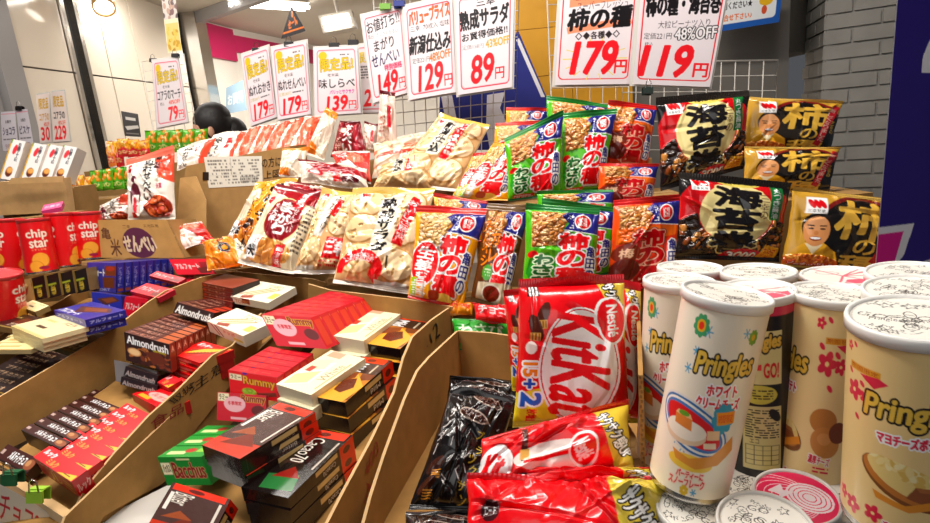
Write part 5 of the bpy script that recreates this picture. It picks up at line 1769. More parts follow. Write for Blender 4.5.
letters('400', Z(140, 391, [(885, 300), (935, 190), (945, 240), (890, 350)]), a3, n3, C('a8402c'), 'printed_mark', spD)
letters('入', Z(140, 391, [(880, 380), (925, 330), (925, 390), (880, 450)]), a3, n3, C('a8402c'), 'printed_mark', spD)
mb = MB(); mb.quad(P(100, 518, .83), P(140, 560, .72), P(240, 520, .80), P(168, 484, .90), C('cfcac4'))
pf_ = MB(); pf_.prism([P(98, 520, .84), P(130, 580, .70), P(235, 540, .77), P(170, 484, .91)], -UPZ * .003, C('d2cdc6')); pf_.build('paper_liner', M_PAPER, tD)
tE = tray('open cardboard tray holding black and red chocolate pouches', P(450, 480, .75))
mb = MB(); vwall(mb, [(458, 331), (444, 344), (430, 357), (418, 371), (405, 400), (385, 455), (372, 495), (360, 540), (425, 560), (440, 450), (452, 400), (466, 384)], (458, 331, 1.0), (370, 510, .66)); mb.build('side_panel', M_CARDB, tE)
mb = MB(); vwall(mb, [(457, 331), (490, 333), (517, 337), (540, 340), (540, 400), (463, 400)], (458, 331, 1.0), (518, 338, .93)); mb.build('back_panel', M_CARDB, tE)
mb = MB()
o = P(641, 478, .60); rd = nrm((o - EYE) * np.array([1, 1, 0])); sdv = np.cross(rd, UPZ); h = UPZ * .115
mb.box(o, sdv * .0048, rd * .16, h, CARD)
for kx in range(22):
    zz = h * (kx + .3) / 22
    mb.box(o - rd * .001 + zz + sdv * (.001 if kx % 2 else .0022), sdv * .002, rd * .0012, h * .55 / 22, C('7a5a34'))
mb.build('side_panel', M_CARDB, tE)

# shipping cartons on the left
t = thing('shipping_carton', 'tall brown shipping carton with a white delivery label behind the orange cracker bags', 'carton', P(232, 235, 1.75))
mb = MB()
cq = [(186, 166), (290, 146), (290, 240), (176, 236)]
Q, n = facepts(cq, 1.72, 0, -10)
mb.prism(Q, -n * .12, C('a9824f'), C('b58f5c')); cb_ = mb.build('carton_body', M_CARDB, t)
al = a_label()
Q2, _ = facepts([(204, 158), (262, 156), (263, 185), (209, 189)], 1.70, 0, -10)
p_, n_ = np.mean(Q, axis=0), n
LQ = [onplane(t_, p_, n_) + n_ * .001 for t_ in ((204, 157), (262, 156), (263, 185), (209, 188))]
us = np.linspace(0, 1, 110); vs = np.linspace(0, 1, 60); U, V = np.meshgrid(us, vs)
MB().grid(bil(LQ, U, V), al.sample(us, vs)[0]).build('delivery_label', M_PAPER, cb_)
letters('の方に', [(262, 158), (281, 156), (281, 166), (262, 168)], p_, n_, C('2a2018'), 'printed_mark', cb_)
letters('上図', [(264, 171), (280, 169), (280, 177), (264, 179)], p_, n_, C('2a2018'), 'printed_mark', cb_)
MB().prism([onplane(t_, p_, n_) + n_ * .0015 for t_ in ((203, 180), (209, 180), (209, 172), (203, 172))], n_ * .0004, C('2a2018')).build('printed_mark', M_PAPER, cb_)
t = thing('shipping_carton', 'open cardboard carton with a round purple mark, holding the standing white bags', 'carton', P(138, 255, 1.45))
fq = Z(0, 120, [(378, 396), (660, 394), (730, 545), (390, 545)])
abx = a_box_round()
Q, n = facepts(fq, 1.45, 8, 0)
us = np.linspace(0, 1, 160); vs = np.linspace(0, 1, 80); U, V = np.meshgrid(us, vs)
mb = MB(); mb.grid(bil(Q, U, V) + n * .0005, abx.sample(us, vs)[0]); mb.prism(Q, -n * .004, C('b08a58'), C('cda877'))
mb.build('front_panel', M_CARDB, t)
bk = [q_ - n * .16 for q_ in Q]
for nm, a_, b_ in (('side_panel', 0, 3), ('side_panel', 1, 2)):
    mb = MB(); mb.prism([Q[a_], bk[a_], bk[b_], Q[b_]], RT * .004 * (1 if a_ == 0 else -1), C('a8814d'), C('cda877')); mb.build(nm, M_CARDB, t)
mb = MB(); mb.prism(bk, -n * .004, C('a8814d'), C('cda877')); mb.build('back_panel', M_CARDB, t)
# curled flaps of that carton at its right (seen against the tall carton)
mb = MB(); fl = [P(181, 172, 1.68), P(178, 200, 1.66), P(177, 226, 1.62), P(206, 226, 1.62), P(212, 190, 1.68)]
mb.prism([P(180, 178, 1.66), P(176, 226, 1.64), P(206, 228, 1.64), P(206, 200, 1.66), P(196, 176, 1.67)], FW * .004, C('a9824f'), C('cda877')); mb.build('flap', M_CARDB, t)
t = thing('shipping_carton', 'plain open cardboard carton below the row of white boxes at the left', 'carton', P(34, 215, 1.7))
mb = MB(); Q, n = facepts([(-14, 183), (64, 178), (69, 212), (-14, 216)], 1.7, 0, 0); mb.prism(Q, -n * .03, C('b59060'), C('cda877')); mb.build('carton_body', M_CARDB, t)
mb = MB(); mb.prism([onplane(q_, Q[0] + n * .03, n) for q_ in ((8, 184), (12, 178), (64, 176), (64, 182))], n * .003, C('c39c68')); mb.build('flap', M_CARDB, t)

# ================================================================== left boxes
U_ = upright
ext0 = None
for i, (x, y) in enumerate(((12, 139), (33, 142.5), (49, 144), (63.5, 145))):
    q = [(x, y), (x + 13.5, y + 2.5), (x + 1.5, 181), (x - 13, 178)]
    U_('biscuit_box', ['leftmost', 'second from left', 'third from left', 'rightmost'][i] + ' white biscuit box of the tilted row above the plain carton',
       'box', q, 1.75 + .01 * i, 22, .045, dict(front=art(a_face, 'bitte'), left=C('b98a3a'), right=C('d8d2cc'), top=C('dcd6d0'), all=C('dcd6d0')), group='white biscuit boxes')
flat('snack_pack', 'pink pack lying on the edge of the open carton above the red tubes', 'snack pack', [(41, 211), (61, 207), (44, 205)], 1.55, .012, dict(all=C('c83a78'), top=art(a_text, 'cf3a80', 'お菓子', 'f2d0e0')))
al_ = art(a_chipstar)
for i, (tx, ty, bx, by, w, d, rot) in enumerate(((8, 219, 14, 271, 27, 1.42, -1.05), (33, 219, 43, 273, 28, 1.36, 0.0), (59, 213, 66, 267, 26, 1.42, 1.0), (86, 212, 92, 259, 26, 1.45, .0))):
    can('snack_tube', ['leftmost', 'second from left', 'third from left', 'rightmost'][i] + ' red potato chip tube in the row behind the black and gold boxes', 'can', (tx, ty), (bx, by), d, d + .015,
        .033 * 1.0, al_, rot=-1.05 * 0 + rot, group='red potato chip tubes', wpx=40, lidc=C('c2262c'), lidr=1.012)
can('snack_tube', 'red chip tube at the left edge, in front of the black and gold boxes', 'can', (2, 273), (8, 325), 1.22, 1.25, .036, al_, rot=1.0, group='red potato chip tubes', wpx=40, lidc=C('c2262c'), lidr=1.012)

# black and gold row
U_('chocolate_box', 'gold box with a red leaf at the left end of the black and gold row', 'box', Z(0, 200, [(40, 325), (122, 308), (132, 402), (74, 408)]), 1.29, 8, .05, dict(front=art(a_face, 'gold'), top=art(a_face, 'goldtop'), all=C('a5865a')), group='black and gold boxes')
for i in range(4):
    x = 30.5 + i * 14; y = 278 - i * 2.4
    U_('chocolate_box', ORD[i] + ' black box from the left with gold top in the black and gold row', 'box', [(x, y), (x + 13.5, y - 2.2), (x + 17, y + 19), (x + 4.5, y + 23.5)], 1.29 + .008 * i, 8, .06,
       dict(front=art(a_face, 'tempo'), top=art(a_face, 'goldtop'), all=C('8f7038')), group='black and gold boxes')
flat('chocolate_box', 'gold box lying flat in front of the black and gold row', 'box', [(19, 306), (35, 312), (33, 300)], 1.27, .012, dict(all=C('9c7f4c'), top=art(a_face, 'cream')))
flat('chocolate_box', 'dark box lying at the left edge below the red tube', 'box', [(-10, 324), (14, 329), (22, 314)], 1.2, .012, dict(all=C('3a2a1c'), top=art(a_face, 'darktop')))

# blue biscuit boxes
w8 = P(87, 262.5, 1.375) - P(116, 263, 1.3)
tot = P(174, 258.5, 1.46) - P(116, 263, 1.3)
u8 = tot / 8
o8 = P(116, 263, 1.3); v8 = P(116, 293, 1.31) - o8
b8 = cuboid('biscuit_box', 'first blue biscuit box of the standing row, its picture side facing left', 'box', o8, u8 * .96, v8, w8,
            dict(front=art(a_face, 'alfortspine'), left=art(a_face, 'alfort'), top=C('2a2f92'), all=C('23277e')), 'standing blue biscuit boxes')
for i in range(1, 8):
    dup(b8, u8 * i, ORD[i] + ' blue biscuit box from the left in the standing row')
for i in range(2):
    flat('biscuit_box', ['upper', 'lower'][i] + ' of two flat blue biscuit boxes in front of the standing blue row', 'box', [(54, 310 + i * 8), (85, 320 + i * 8), (92, 301.5 + i * 8)], 1.17, .014,
         dict(top=art(a_face, 'alforttop'), front=art(a_text, '2b309a', 'アルフォート', 'b9bce8', 300, 60), right=art(a_text, '23277e', 'アルフォート', 'b9bce8', 300, 60), all=C('23277e')), group='flat blue biscuit boxes')
U_('biscuit_box', 'blue biscuit box standing just under the blue row, partly hidden', 'box', Z(0, 200, [(358, 366), (482, 378), (482, 440), (372, 420)]), 1.24, 15, .03, dict(front=art(a_face, 'alforttop'), all=C('23277e')))
fr = art(a_face, 'alfortred')
U_('biscuit_box', 'red biscuit box leaning at the right end of the blue row', 'box', [(168, 258.5), (207, 259.5), (214, 273), (178, 275.5)], 1.42, 25, .03, dict(front=fr, all=C('b0182c')), group='red biscuit boxes')
flat('biscuit_box', 'thin red biscuit box lying against the front of the blue row', 'box', [(149, 275.5), (178, 283), (157, 271)], 1.34, .008, dict(top=fr, all=C('b0182c')), group='red biscuit boxes')
flat('biscuit_box', 'red biscuit box lying on top of the small red pile beside the tray wall', 'box', [(130, 291), (158, 298), (147, 283)], 1.26, .012, dict(top=fr, all=C('b0182c')), group='red biscuit boxes')
U_('biscuit_box', 'red biscuit box standing with its face to the tray wall under the lying one', 'box', Z(0, 200, [(484, 376), (596, 400), (560, 462), (494, 462)]), 1.23, 12, .03, dict(front=fr, all=C('b0182c')), group='red biscuit boxes')
flat('biscuit_box', 'red biscuit box lying in the corner left of the brown stack', 'box', [(180, 283), (203, 279), (190, 274)], 1.4, .012, dict(top=fr, all=C('b0182c')), group='red biscuit boxes')

# cream and dark boxes
for i in range(3):
    flat('chocolate_box', ['topmost', 'middle', 'lowest'][i] + ' cream box of the stack in front of the blue boxes', 'box', [(11 + i, 326 + i * 4.5), (42 + i * .5, 339 + i * 4.5), (54, 315.5 + i * 4.5)], 1.12, .0085,
         dict(top=art(a_face, 'cream'), all=C('e6d9a8')), group='cream chocolate boxes')
flat('chocolate_box', 'flat black chocolate box right of the cream stack', 'box', [(43, 344), (72, 353), (85, 328.5)], 1.17, .010, dict(top=art(a_face, 'darktop'), all=C('2a1a14'), front=C('8a7a4a')))
b = flat('chocolate_box', 'first cream box from the front of the thin boxes at the left edge', 'box', [(-14, 350), (30, 350), (2, 343)], 1.06, .008, dict(top=art(a_face, 'creamrow'), all=C('e0d09a')), group='thin cream boxes at the left edge')
dl_ = P(6, 337, 1.15) - P(-14, 350, 1.06)
for i in range(1, 3):
    dup(b, dl_ * i * .5, ORD[i] + ' cream box from the front of the thin boxes at the left edge')
b = flat('chocolate_box', 'first dark box from the front in the slanting row at the left edge', 'box', [(-34, 384), (26, 400), (-23, 377)], 1.06, .022, dict(top=art(a_face, 'darkrow'), all=C('231412')), group='dark boxes in the slanting row')
dl_ = (P(34, 352, 1.24) - P(-19, 382, 1.07)) / 6
for i in range(1, 8):
    dup(b, dl_ * i, ORD[i] + ' dark box from the front in the slanting row at the left edge')

# ================================================================== tray of brown and red boxes
me_ = art(a_face, 'melty')
b = flat('chocolate_box', 'nearest dark brown chocolate box of the row beside the red boxes', 'box', [(21, 430), (60, 449), (31.5, 423.5)], .90, .03, dict(top=me_, front=C('2c1210'), all=C('341614')), group='dark brown chocolate boxes in a row')
dl_ = (P(99, 388, 1.12) - P(21, 430, .90)) / 7.3
for i in range(1, 8):
    dup(b, dl_ * i, ORD[i] + ' dark brown chocolate box from the near end of the row beside the red boxes')
flat('chocolate_box', 'dark brown chocolate box lying lower at the front corner of the tray', 'box', [(-6, 458), (26, 474), (8, 444)], .87, .02, dict(top=me_, front=me_, all=C('341614')))
flat('chocolate_box', 'brown and red chocolate box at the very front corner behind the clips', 'box', [(-14, 476), (18, 490), (-6, 466)], .86, .02, dict(top=art(a_face, 'brownstack'), all=C('4a1814')))
rr_ = art(a_face, 'redrow')
b = flat('chocolate_box', 'nearest bright red chocolate box, its dark red front showing', 'box', [(33, 457), (71, 482), (49, 446)], .83, .035, dict(top=rr_, front=art(a_face, 'redfront'), right=art(a_text, 'b8121c', 'ルック', 'f0d0c8'), all=C('b8121c')), group='bright red chocolate boxes in a row')
dl_ = (P(126, 405, 1.04) - P(33, 457, .83)) / 7
for i in range(1, 8):
    dup(b, dl_ * i, ORD[i] + ' bright red chocolate box from the near end of the red row')
flat('chocolate_box', 'open red display box with a pale oval at the far end of the red row', 'box', [(132, 394), (165, 411), (156, 385)], 1.04, .022, dict(top=art(a_face, 'lookopen'), all=C('b0121a'), front=C('a00f18')))
for i in range(2):
    flat('chocolate_box', ['left', 'right'][i] + ' of two small red boxes below the silver display carton', 'box', [(157 + 11 * i, 382 + 4 * i), (168 + 11 * i, 388 + 4 * i), (171 + 10 * i, 374 + 3 * i)], 1.05, .02, dict(top=rr_, all=C('b8121c')), group='small red boxes')
af = art(a_face, 'almond')
U_('display_carton', 'grey open display carton with faded lettering under the almond chocolate boxes', 'carton', [(111, 357), (160, 374), (156, 390), (119, 384)], 1.06, 30, .03, dict(front=art(a_text, '6f6a6a', 'Almond', '9a9696', 300, 120, (.2, .5, .95, .9)), all=C('8a8484')))
for i in range(2):
    U_('chocolate_box', ['dark brown almond box lying under the standing row, upper', 'dark brown almond box lying under the standing row, lower'][i], 'box', Z(0, 300, [(500 - 20 * i, 262 + 40 * i), (622, 300 + 40 * i), (618, 336 + 35 * i), (486 - 10 * i, 296 + 38 * i)]), 1.05 - .005 * i, 15, .04, dict(front=art(a_text, '2a2024', 'Almondrush', 'b9b0ae', 300, 90, (.05, .4, .95, .95)), all=C('2a1c1c')), group='lying almond boxes')
Q, n = facepts([(124, 332), (169, 348), (171.5, 373), (126, 364)], 1.06, 18, 0)
u = (Q[1] - Q[0] + Q[2] - Q[3]) / 2; v = (Q[3] - Q[0] + Q[2] - Q[1]) / 2
tot = P(176, 312, 1.22) - P(124, 332, 1.06)
b = cuboid('chocolate_box', 'nearest almond chocolate box of the standing row, almond picture facing front', 'box', Q[0], u, v, tot / 8 * .93,
           dict(front=af, top=art(a_text, '4a1e18', 'アーモンド', 'd8a890', 200, 40, (.05, .2, .6, .8), 1, (), ((.7, .1, .98, .9, 'b0603a'),)), right=art(a_text, '7a2e20', 'A', 'd8a890', 40, 120, (.3, .1, .7, .3)), all=C('3a1a16')), 'standing almond chocolate boxes')
for i in range(1, 8):
    dup(b, tot / 8 * i, ORD[i] + ' almond chocolate box from the front of the standing row')
Q, n = facepts(Z(170, 250, [(28, 206), (186, 252), (160, 292), (22, 250)]), 1.19, 25, 0)
u = (Q[1] - Q[0] + Q[2] - Q[3]) / 2; v = (Q[3] - Q[0] + Q[2] - Q[1]) / 2
tot = P(210, 299, 1.3) - P(177, 303, 1.19)
b = cuboid('chocolate_box', 'front almond chocolate box of the upper group with bold white lettering', 'box', Q[0], u, v, tot / 4 * .92,
           dict(front=art(a_text, '2a1412', 'Almondrush', 'f4f1ec', 300, 120, (.04, .2, .96, .9), 3), top=art(a_text, '4a1e18', 'アーモンド', 'd8a890', 200, 40, (.1, .2, .6, .8), 1, (), ((.7, .1, .98, .9, 'b0402a'),)), all=C('34150f')), 'almond boxes of the upper group')
for i in range(1, 4):
    dup(b, tot / 4 * i, ORD[i] + ' almond chocolate box from the front of the upper group')
bs = art(a_face, 'brownstack')
for i in range(5):
    flat('chocolate_box', ['topmost', 'second', 'third', 'fourth', 'lowest'][i] + ' flat box of the red-brown stack in the far corner of the almond tray', 'box', [(197 + i * .6, 281.5 + i * 4.6), (232, 288.5 + i * 4.6), (224, 273.5 + i * 4.6)], 1.34, .0098,
         dict(top=C('8a3a26'), front=bs, right=C('241010'), left=C('5a1812'), all=C('5a1812')), group='red-brown stacked boxes')
flat('snack_box', 'long white snack box with a stick picture, far end of the almond tray', 'box', [(230.5, 296), (268, 303), (259, 281)], 1.26, .017, dict(top=art(a_face, 'toppotop'), front=art(a_text, 'ece2cc', 'TOPPO', 'c9824a', 300, 60, (.1, .3, .5, .8), 2, (), ((.3, 0, .5, .7, '8a3a1e'),)), all=C('e6dcc6')), group='white snack boxes')
flat('snack_box', 'white snack box with red lettering in front of the long white one', 'box', [(207, 321), (243, 336), (237, 308)], 1.16, .024, dict(top=art(a_face, 'toppotop'), front=art(a_face, 'toppo'), all=C('e6dcc6')), group='white snack boxes')
for i in range(3):
    flat('snack_box', ['topmost', 'middle', 'lowest'][i] + ' red snack box with yellow sticks of the stack beside the standing almond row', 'box', [(170 + i, 353 + i * 8), (200 + i * .8, 363 + i * 8), (203, 341 + i * 8)], 1.1, .0165,
         dict(top=art(a_face, 'crunky'), front=art(a_face, 'crunkyside'), right=C('a3181a'), all=C('b81a1a')), group='red stick snack boxes')

# ================================================================== foreground tray
def plate(label, q, d, kind, th=.022, group=None):
    t_ = art(a_plate_r, kind); s_ = art(a_plateside, kind)
    body = C('e6dcba') if kind == 'white' else C('1a1112')
    return flat('chocolate_box', label, 'box', q, d, th, dict(top=t_, right=s_, front=C('201416') if kind != 'white' else C('eee5cc'), all=body), group=group, m=M_FILM if kind != 'white' else M_CARTON)


def a_plate_r(kind):
    a = a_plate(kind)
    return a.rot(1)


cell = lambda q, d, th: None
plate('dark bitter chocolate box on top of the pile in the middle of the foreground tray', [(202, 445), (240, 459), (278, 402)], .80, 'bitter', .022)
plate('dark bitter chocolate box directly under the top one in the middle of the tray', [(205, 452), (242, 466), (281, 410)], .805, 'bitter', .020)
plate('dark bitter chocolate box at the bottom of the middle pile', [(210, 462), (247, 476), (285, 420)], .81, 'bitter', .022)
plate('black seventy percent cocoa box on top beside the right tray wall', [(241, 487), (288, 498), (310, 428)], .765, 'cacao', .022)
plate('black seventy percent cocoa box under the top one beside the right tray wall', [(245, 500), (290, 511), (314, 441)], .768, 'cacao', .022)
plate('dark box with orange chocolate picture, the near one by the right tray wall', [(311, 396), (345, 402.5), (361, 356)], .93, 'orange', .028)
plate('dark chocolate box directly beneath the near orange-picture box', [(316, 412), (348, 419), (366, 372)], .935, 'orange', .028)
plate('dark box with orange chocolate picture, the far one by the tray back', [(361, 342.5), (400, 349), (397, 314.5)], 1.07, 'orange', .028)
plate('dark chocolate box beneath the far orange-picture box', [(362, 357), (400, 363), (398, 329)], 1.07, 'orange', .024)
plate('lowest dark chocolate box of the near pile beside the right tray wall', [(321, 428), (352, 435), (371, 389)], .94, 'orange', .026)
plate('lowest dark chocolate box of the far pile by the tray back', [(363, 372), (401, 378), (399, 344)], 1.07, 'orange', .024)
plate('lowest black cocoa box against the right tray wall', [(249, 513), (293, 524), (318, 454)], .772, 'cacao', .024)
plate('white chocolate box underneath the near white one', [(277, 399), (312, 410), (332, 365)], .955, 'white', .022)
plate('white chocolate box underneath the far white one', [(330, 351), (364, 357), (371, 324)], 1.09, 'white', .022)
plate('white chocolate box, the near one in the middle of the foreground tray', [(276, 384), (311, 395), (331, 350)], .955, 'white', .026)
plate('white chocolate box, the far one against the tray back', [(329, 335), (363.5, 341), (370, 308)], 1.09, 'white', .030)
plate('dark bitter chocolate box tilted at the front left of the foreground tray', [(146, 528), (206, 548), (173, 482)], .73, 'bitter', .03)
ru = art(a_face, 'rummy')


def leanrow(lab0, labn, q, d, lean, far, n_, arts, group, fill=.93):
    Q, nn = facepts(q, d, lean, 0)
    u = (Q[1] - Q[0] + Q[2] - Q[3]) / 2; v = (Q[3] - Q[0] + Q[2] - Q[1]) / 2
    st = (P(*far) - Q[0]) / n_
    b = cuboid('chocolate_box', lab0, 'box', Q[0], u, v, st * fill, arts, group)
    for i in range(1, n_):
        dup(b, st * i, labn % ORD[i])
    return b


topr = art(a_text, 'b0162a', 'ラミー', 'd05a4e', 200, 40, (.15, .2, .8, .8), 1, (), ((0, .9, 1, 1, '8a1018'),))
side_r = art(a_text, 'b01620', ' ', 'b01620', 40, 100, (.1, .1, .2, .2), 0, (), ((.15, .1, .85, .9, 'c0402a'),))
leanrow('front red chocolate box of the upper red row, printed with a pink oval', '%s red chocolate box from the front of the upper red row', Z(170, 250, [(360, 256), (545, 262), (622, 392), (412, 372)]), 1.07, 30, (331, 291, 1.22), 8,
        dict(front=art(a_face, 'rummydisplay'), top=topr, right=side_r, all=C('a81222')), 'red chocolate boxes of the upper row')
leanrow('front red chocolate box of the lower red row with gold lettering', '%s red chocolate box from the front of the lower red row', [(228, 370), (277, 378), (279, 402), (231, 394)], .96, 20, (270, 346, 1.07), 5,
        dict(front=ru, top=topr, right=side_r, all=C('a81222')), 'red chocolate boxes of the lower row')
U_('display_carton', 'red display carton front with a pink oval below the lower red row', 'carton', [(215, 392), (268, 396), (264, 424), (219, 420)], .93, 25, .012, dict(front=art(a_face, 'rummydisplay'), all=C('a8122a')))
leanrow('front green chocolate box with dark red lettering', '%s green chocolate box from the front', Z(140, 391, [(68, 262), (240, 242), (284, 372), (106, 356)]), .83, 18, (208, 425, .95), 3,
        dict(front=art(a_face, 'bacchus'), top=art(a_face, 'bacchustop'), all=C('1a6a2a')), 'green chocolate boxes')

# price card on the front of the brown-box tray
sign('price_card', 'white price card with red writing clipped to the tray front at the bottom left corner', [(-6, 482), (62, 524), (60, 580), (-10, 545)], .80, art(a_text, 'ddd8cc', 'チョコ98円', 'b0303a', 300, 240, (.1, .1, .9, .5), 3), cat='sign', sleeve=False)
clip('dark green binder clip on the tray front at the bottom left', 10, 478, .80, C('1c5a34'), .0105)
clip('lime green binder clip on the tray front, right of the dark green one', 36, 495, .775, C('9cc83a'), .0105)

# ================================================================== red and black pouches
KK = lambda lab, q, d, lean, a, **kw: bag('chocolate_pouch', lab, 'chocolate pouch', q, d, lean, a, topc=C('c80f1a'), botc=kw.pop('botc', C('d8c83a')), group='red chocolate pouches', **kw)
bag('snack_bag', 'small green pouch peeking over the back of the tray with black pouches', 'snack bag', [(452, 318), (508, 322), (510, 350), (455, 350)], 1.02, 50, art(a_text, '2f8f32', 'わさび', 'e0f0d0', 200, 120), topc=C('1d7a2a'), botc=C('1d7a2a'))
bag('snack_bag', 'small yellow and red pouch lying above the corner of the foreground tray', 'snack bag', [(444, 300), (474, 304), (472, 316), (450, 314)], 1.1, 60, art(a_text, 'd88a2a', 'お徳', 'c8141e', 200, 100), topc=C('c8141e'), botc=C('d88a2a'), T=.025)
bag('chocolate_pouch', 'small red pouch lying behind the tray back left of the red pouches', 'chocolate pouch', [(473, 303), (510, 306), (510, 325), (476, 320)], 1.0, 50, art(a_text, 'cc1a22', 'チョコ', 'f0e0e0', 200, 120), topc=C('c0141c'), botc=C('c0141c'), T=.025)
KK('red chocolate pouch tucked behind the big upright one at its left', [(503, 290), (560, 284), (560, 400), (512, 390)], .80, 12, art(a_kitkat), T=.05)
KK('red chocolate pouch behind the big upright one at its right', [(575, 270), (641, 283), (640, 424), (582, 420)], .74, 12, art(a_kitkat), T=.06)
KK('big upright red chocolate pouch with a white oval', [(519, 279), (624, 274), (630, 420), (513, 428)], .675, 14, art(a_kitkat), T=.07, top=.06, wr=1.2)
KK('slumped red chocolate pouch below the upright one, showing part of its white oval', [(482, 438), (628, 400), (636, 478), (474, 488)], .60, 45, art(a_kithalf), T=.06, wr=1.7, nc=34, botc=C('c80f1a'))
KK('narrow folded red chocolate pouch squeezed between the slumped and the nearest one', [(500, 464), (664, 468), (664, 500), (494, 496)], .57, 50, art(a_kitfold), T=.035, wr=1.6, nc=30, botc=C('c80f1a'))
KK('nearest red chocolate pouch at the bottom edge of the photo', [(467, 474), (665, 476), (662, 570), (462, 570)], .53, 55, art(a_kitfold), T=.05, wr=1.8, nc=34, botc=C('c80f1a'))
BB = lambda lab, q, d, lean, **kw: bag('chocolate_pouch', lab, 'chocolate pouch', q, d, lean, art(a_black), topc=C('151012'), botc=C('151012'), group='black chocolate pouches', wr=1.1, nc=30, **kw)
BB('black chocolate pouch standing dark behind the other black one', [(450, 376), (520, 380), (520, 430), (440, 430)], .86, 40, T=.04)
BB('large black chocolate pouch lying beside the red pouches', [(452, 386), (516, 396), (488, 512), (408, 510)], .70, 48, T=.05)
BB('black chocolate pouch at the bottom edge of the photo', [(406, 511), (486, 511), (480, 580), (400, 580)], .60, 48, T=.05)

# ================================================================== tall cans
ls = lambda k, s=0: art(a_lid, k, s)
CN = lambda lab, *a, **kw: can('crisp_can', lab, 'can', *a, group='tall crisp cans', **kw)
RC = 1.51
snow = art(a_can_snow); hana = art(a_can_hanami, 0); hanb = art(a_can_hanami, 1); blk = art(a_can_black)
CN('cream crisp can furthest back at the left, mostly its doodled lid showing', (690, 267), (684, 420), .73, .77, .0375, snow, lid=ls('d', 1), wpx=66)
CN('cream snowflake crisp can at the left, behind the front snowflake can', (679, 280), (668, 460), .635, .68, .036, snow, lid=ls('d', 2), wpx=72, rot=RC - .25)
CN('crisp can at the back with a doodled lid, right of the furthest one', (758, 271), (756, 430), .67, .71, .0385, blk, lid=ls('d', 3), wpx=70)
CN('black crisp can with a pink and white lid', (757, 289), (757, 464), .59, .637, .0345, blk, lid=ls('pale', 0), wpx=74, rot=RC + .05)
CN('crisp can at the back with a tilted pink-printed lid', (843, 275), (836, 430), .66, .70, .041, hana, lid=ls('pale', 2), wpx=74)
CN('cream crisp can with red blossoms behind the nearest right can', (833, 292), (811, 476), .565, .612, .0365, hana, lid=ls('d', 4), wpx=82, rot=.16)
CN('crisp can at the right edge, furthest back', (910, 272), (902, 430), .62, .665, .039, hanb, lid=ls('d', 5), wpx=78)
CN('crisp can at the right edge in the middle, behind the nearest can', (915, 289), (906, 460), .515, .56, .038, hanb, lid=ls('d', 6), wpx=86)
CN('front snowflake crisp can with a red food picture', (727, 293), (688, 481), .50, .546, .0355, snow, lid=ls('d', 7), wpx=92, rot=RC + .16)
CN('nearest large cream crisp can with a potato picture at the right edge', (917, 317), (902, 514), .385, .428, .0385, hanb, lid=ls('d', 8), wpx=124, rot=RC - .22)
for lab, tx, ty, d, kd, sd in (('grey-lidded crisp can standing lowest in the front, under the snowflake can', 698, 507, .52, 'd', 9), ('crisp can in the lower layer with a doodled lid behind the bottom-most one', 733, 483, .60, 'd', 10),
                               ('crisp can in the lower layer with a bright pink lid', 796, 496, .535, 'pink', 0), ('crisp can in the lower layer at the bottom edge left of the pink lid', 765, 524, .47, 'd', 11),
                               ('crisp can in the lower layer below the nearest large can', 858, 500, .55, 'd', 12)):
    CN(lab, (tx, ty), (tx - 14, ty + 170), d, d + .075, .0355, hana, lid=ls(kd, sd), wpx=80, lidc=C('dcd8d2'), lidr=1.04)

# ================================================================== what everything stands on
def board(parent, name, pts, th=.004, col=CARD):
    mb = MB(); mb.prism([np.array(p, float) for p in pts], -UPZ * th, col, C('cda877'))
    return mb.build(name, M_CARDB, parent)


board(tC, 'floor_panel', [(-.80, .72, .985), (-.58, .66, .975), (-.40, 1.26, 1.07), (-.58, 1.37, 1.095)])
board(tD, 'floor_panel', [(-.53, .60, .925), (-.17, .46, .915), (-.08, 1.00, 1.0), (-.33, 1.20, 1.025)])
board(tB, 'floor_panel', [(-1.02, .86, 1.01), (-.82, .80, 1.01), (-.64, 1.36, 1.06), (-.80, 1.42, 1.06)])
board(tA, 'floor_panel', [(-1.30, 1.02, 1.10), (-1.02, .90, 1.09), (-.90, 1.40, 1.125), (-1.2, 1.41, 1.125)])
board(tE, 'floor_panel', [(-.20, .42, .99), (.20, .36, .99), (.24, .95, 1.01), (-.03, 1.02, 1.02)])


def riser(label, x0, x1, y0, y1, z1, z0=.825):
    t = thing('stand_carton', label, 'carton', [(x0 + x1) / 2, (y0 + y1) / 2, z0], 'plain cartons under the display')
    mb = MB(); mb.box([x0, y0, z0], [x1 - x0, 0, 0], [0, y1 - y0, 0], [0, 0, z1 - z0 - .002], C('9a7646')); mb.build('carton_body', M_CARDB, t)
    mb = MB(); mb.box([x0 + .004, y0 + (y1 - y0) * .44, z1 - .002], [x1 - x0 - .008, 0, 0], [0, (y1 - y0) * .12, 0], [0, 0, .001], C('b9935c')); mb.build('tape', M_PAPER, t)
    return t


riser('plain carton under the front row of clear cracker bags', -.33, -.07, 1.26, 1.40, 1.135)
riser('plain carton behind the front cracker bags, carrying the second row', -.50, .00, 1.44, 1.60, 1.30)
riser('plain carton furthest back under the maroon cracker bag', -.44, -.13, 1.61, 1.74, 1.385)
riser('plain carton under the lower row of flag-printed snack bags', -.06, .42, 1.08, 1.16, 1.12)
riser('plain carton under the upper row of flag-printed snack bags', .03, .48, 1.20, 1.36, 1.27)
riser('plain carton at the very back under the yellow-edged snack bags', .06, .46, 1.37, 1.52, 1.34)
riser('plain carton under the upper black snack bag and gold pile', .40, .78, 1.08, 1.22, 1.26)
riser('plain carton under the lower black and the front gold snack bag', .36, .74, .88, 1.02, 1.14)
riser('plain carton beneath the rear crisp cans', .20, .60, .58, .82, 1.005)
riser('plain carton hidden in the tray under the red pouches', .05, .19, .52, .70, 1.06, .99)
riser('plain carton behind the red chip tubes', -1.22, -.90, 1.42, 1.56, 1.195)
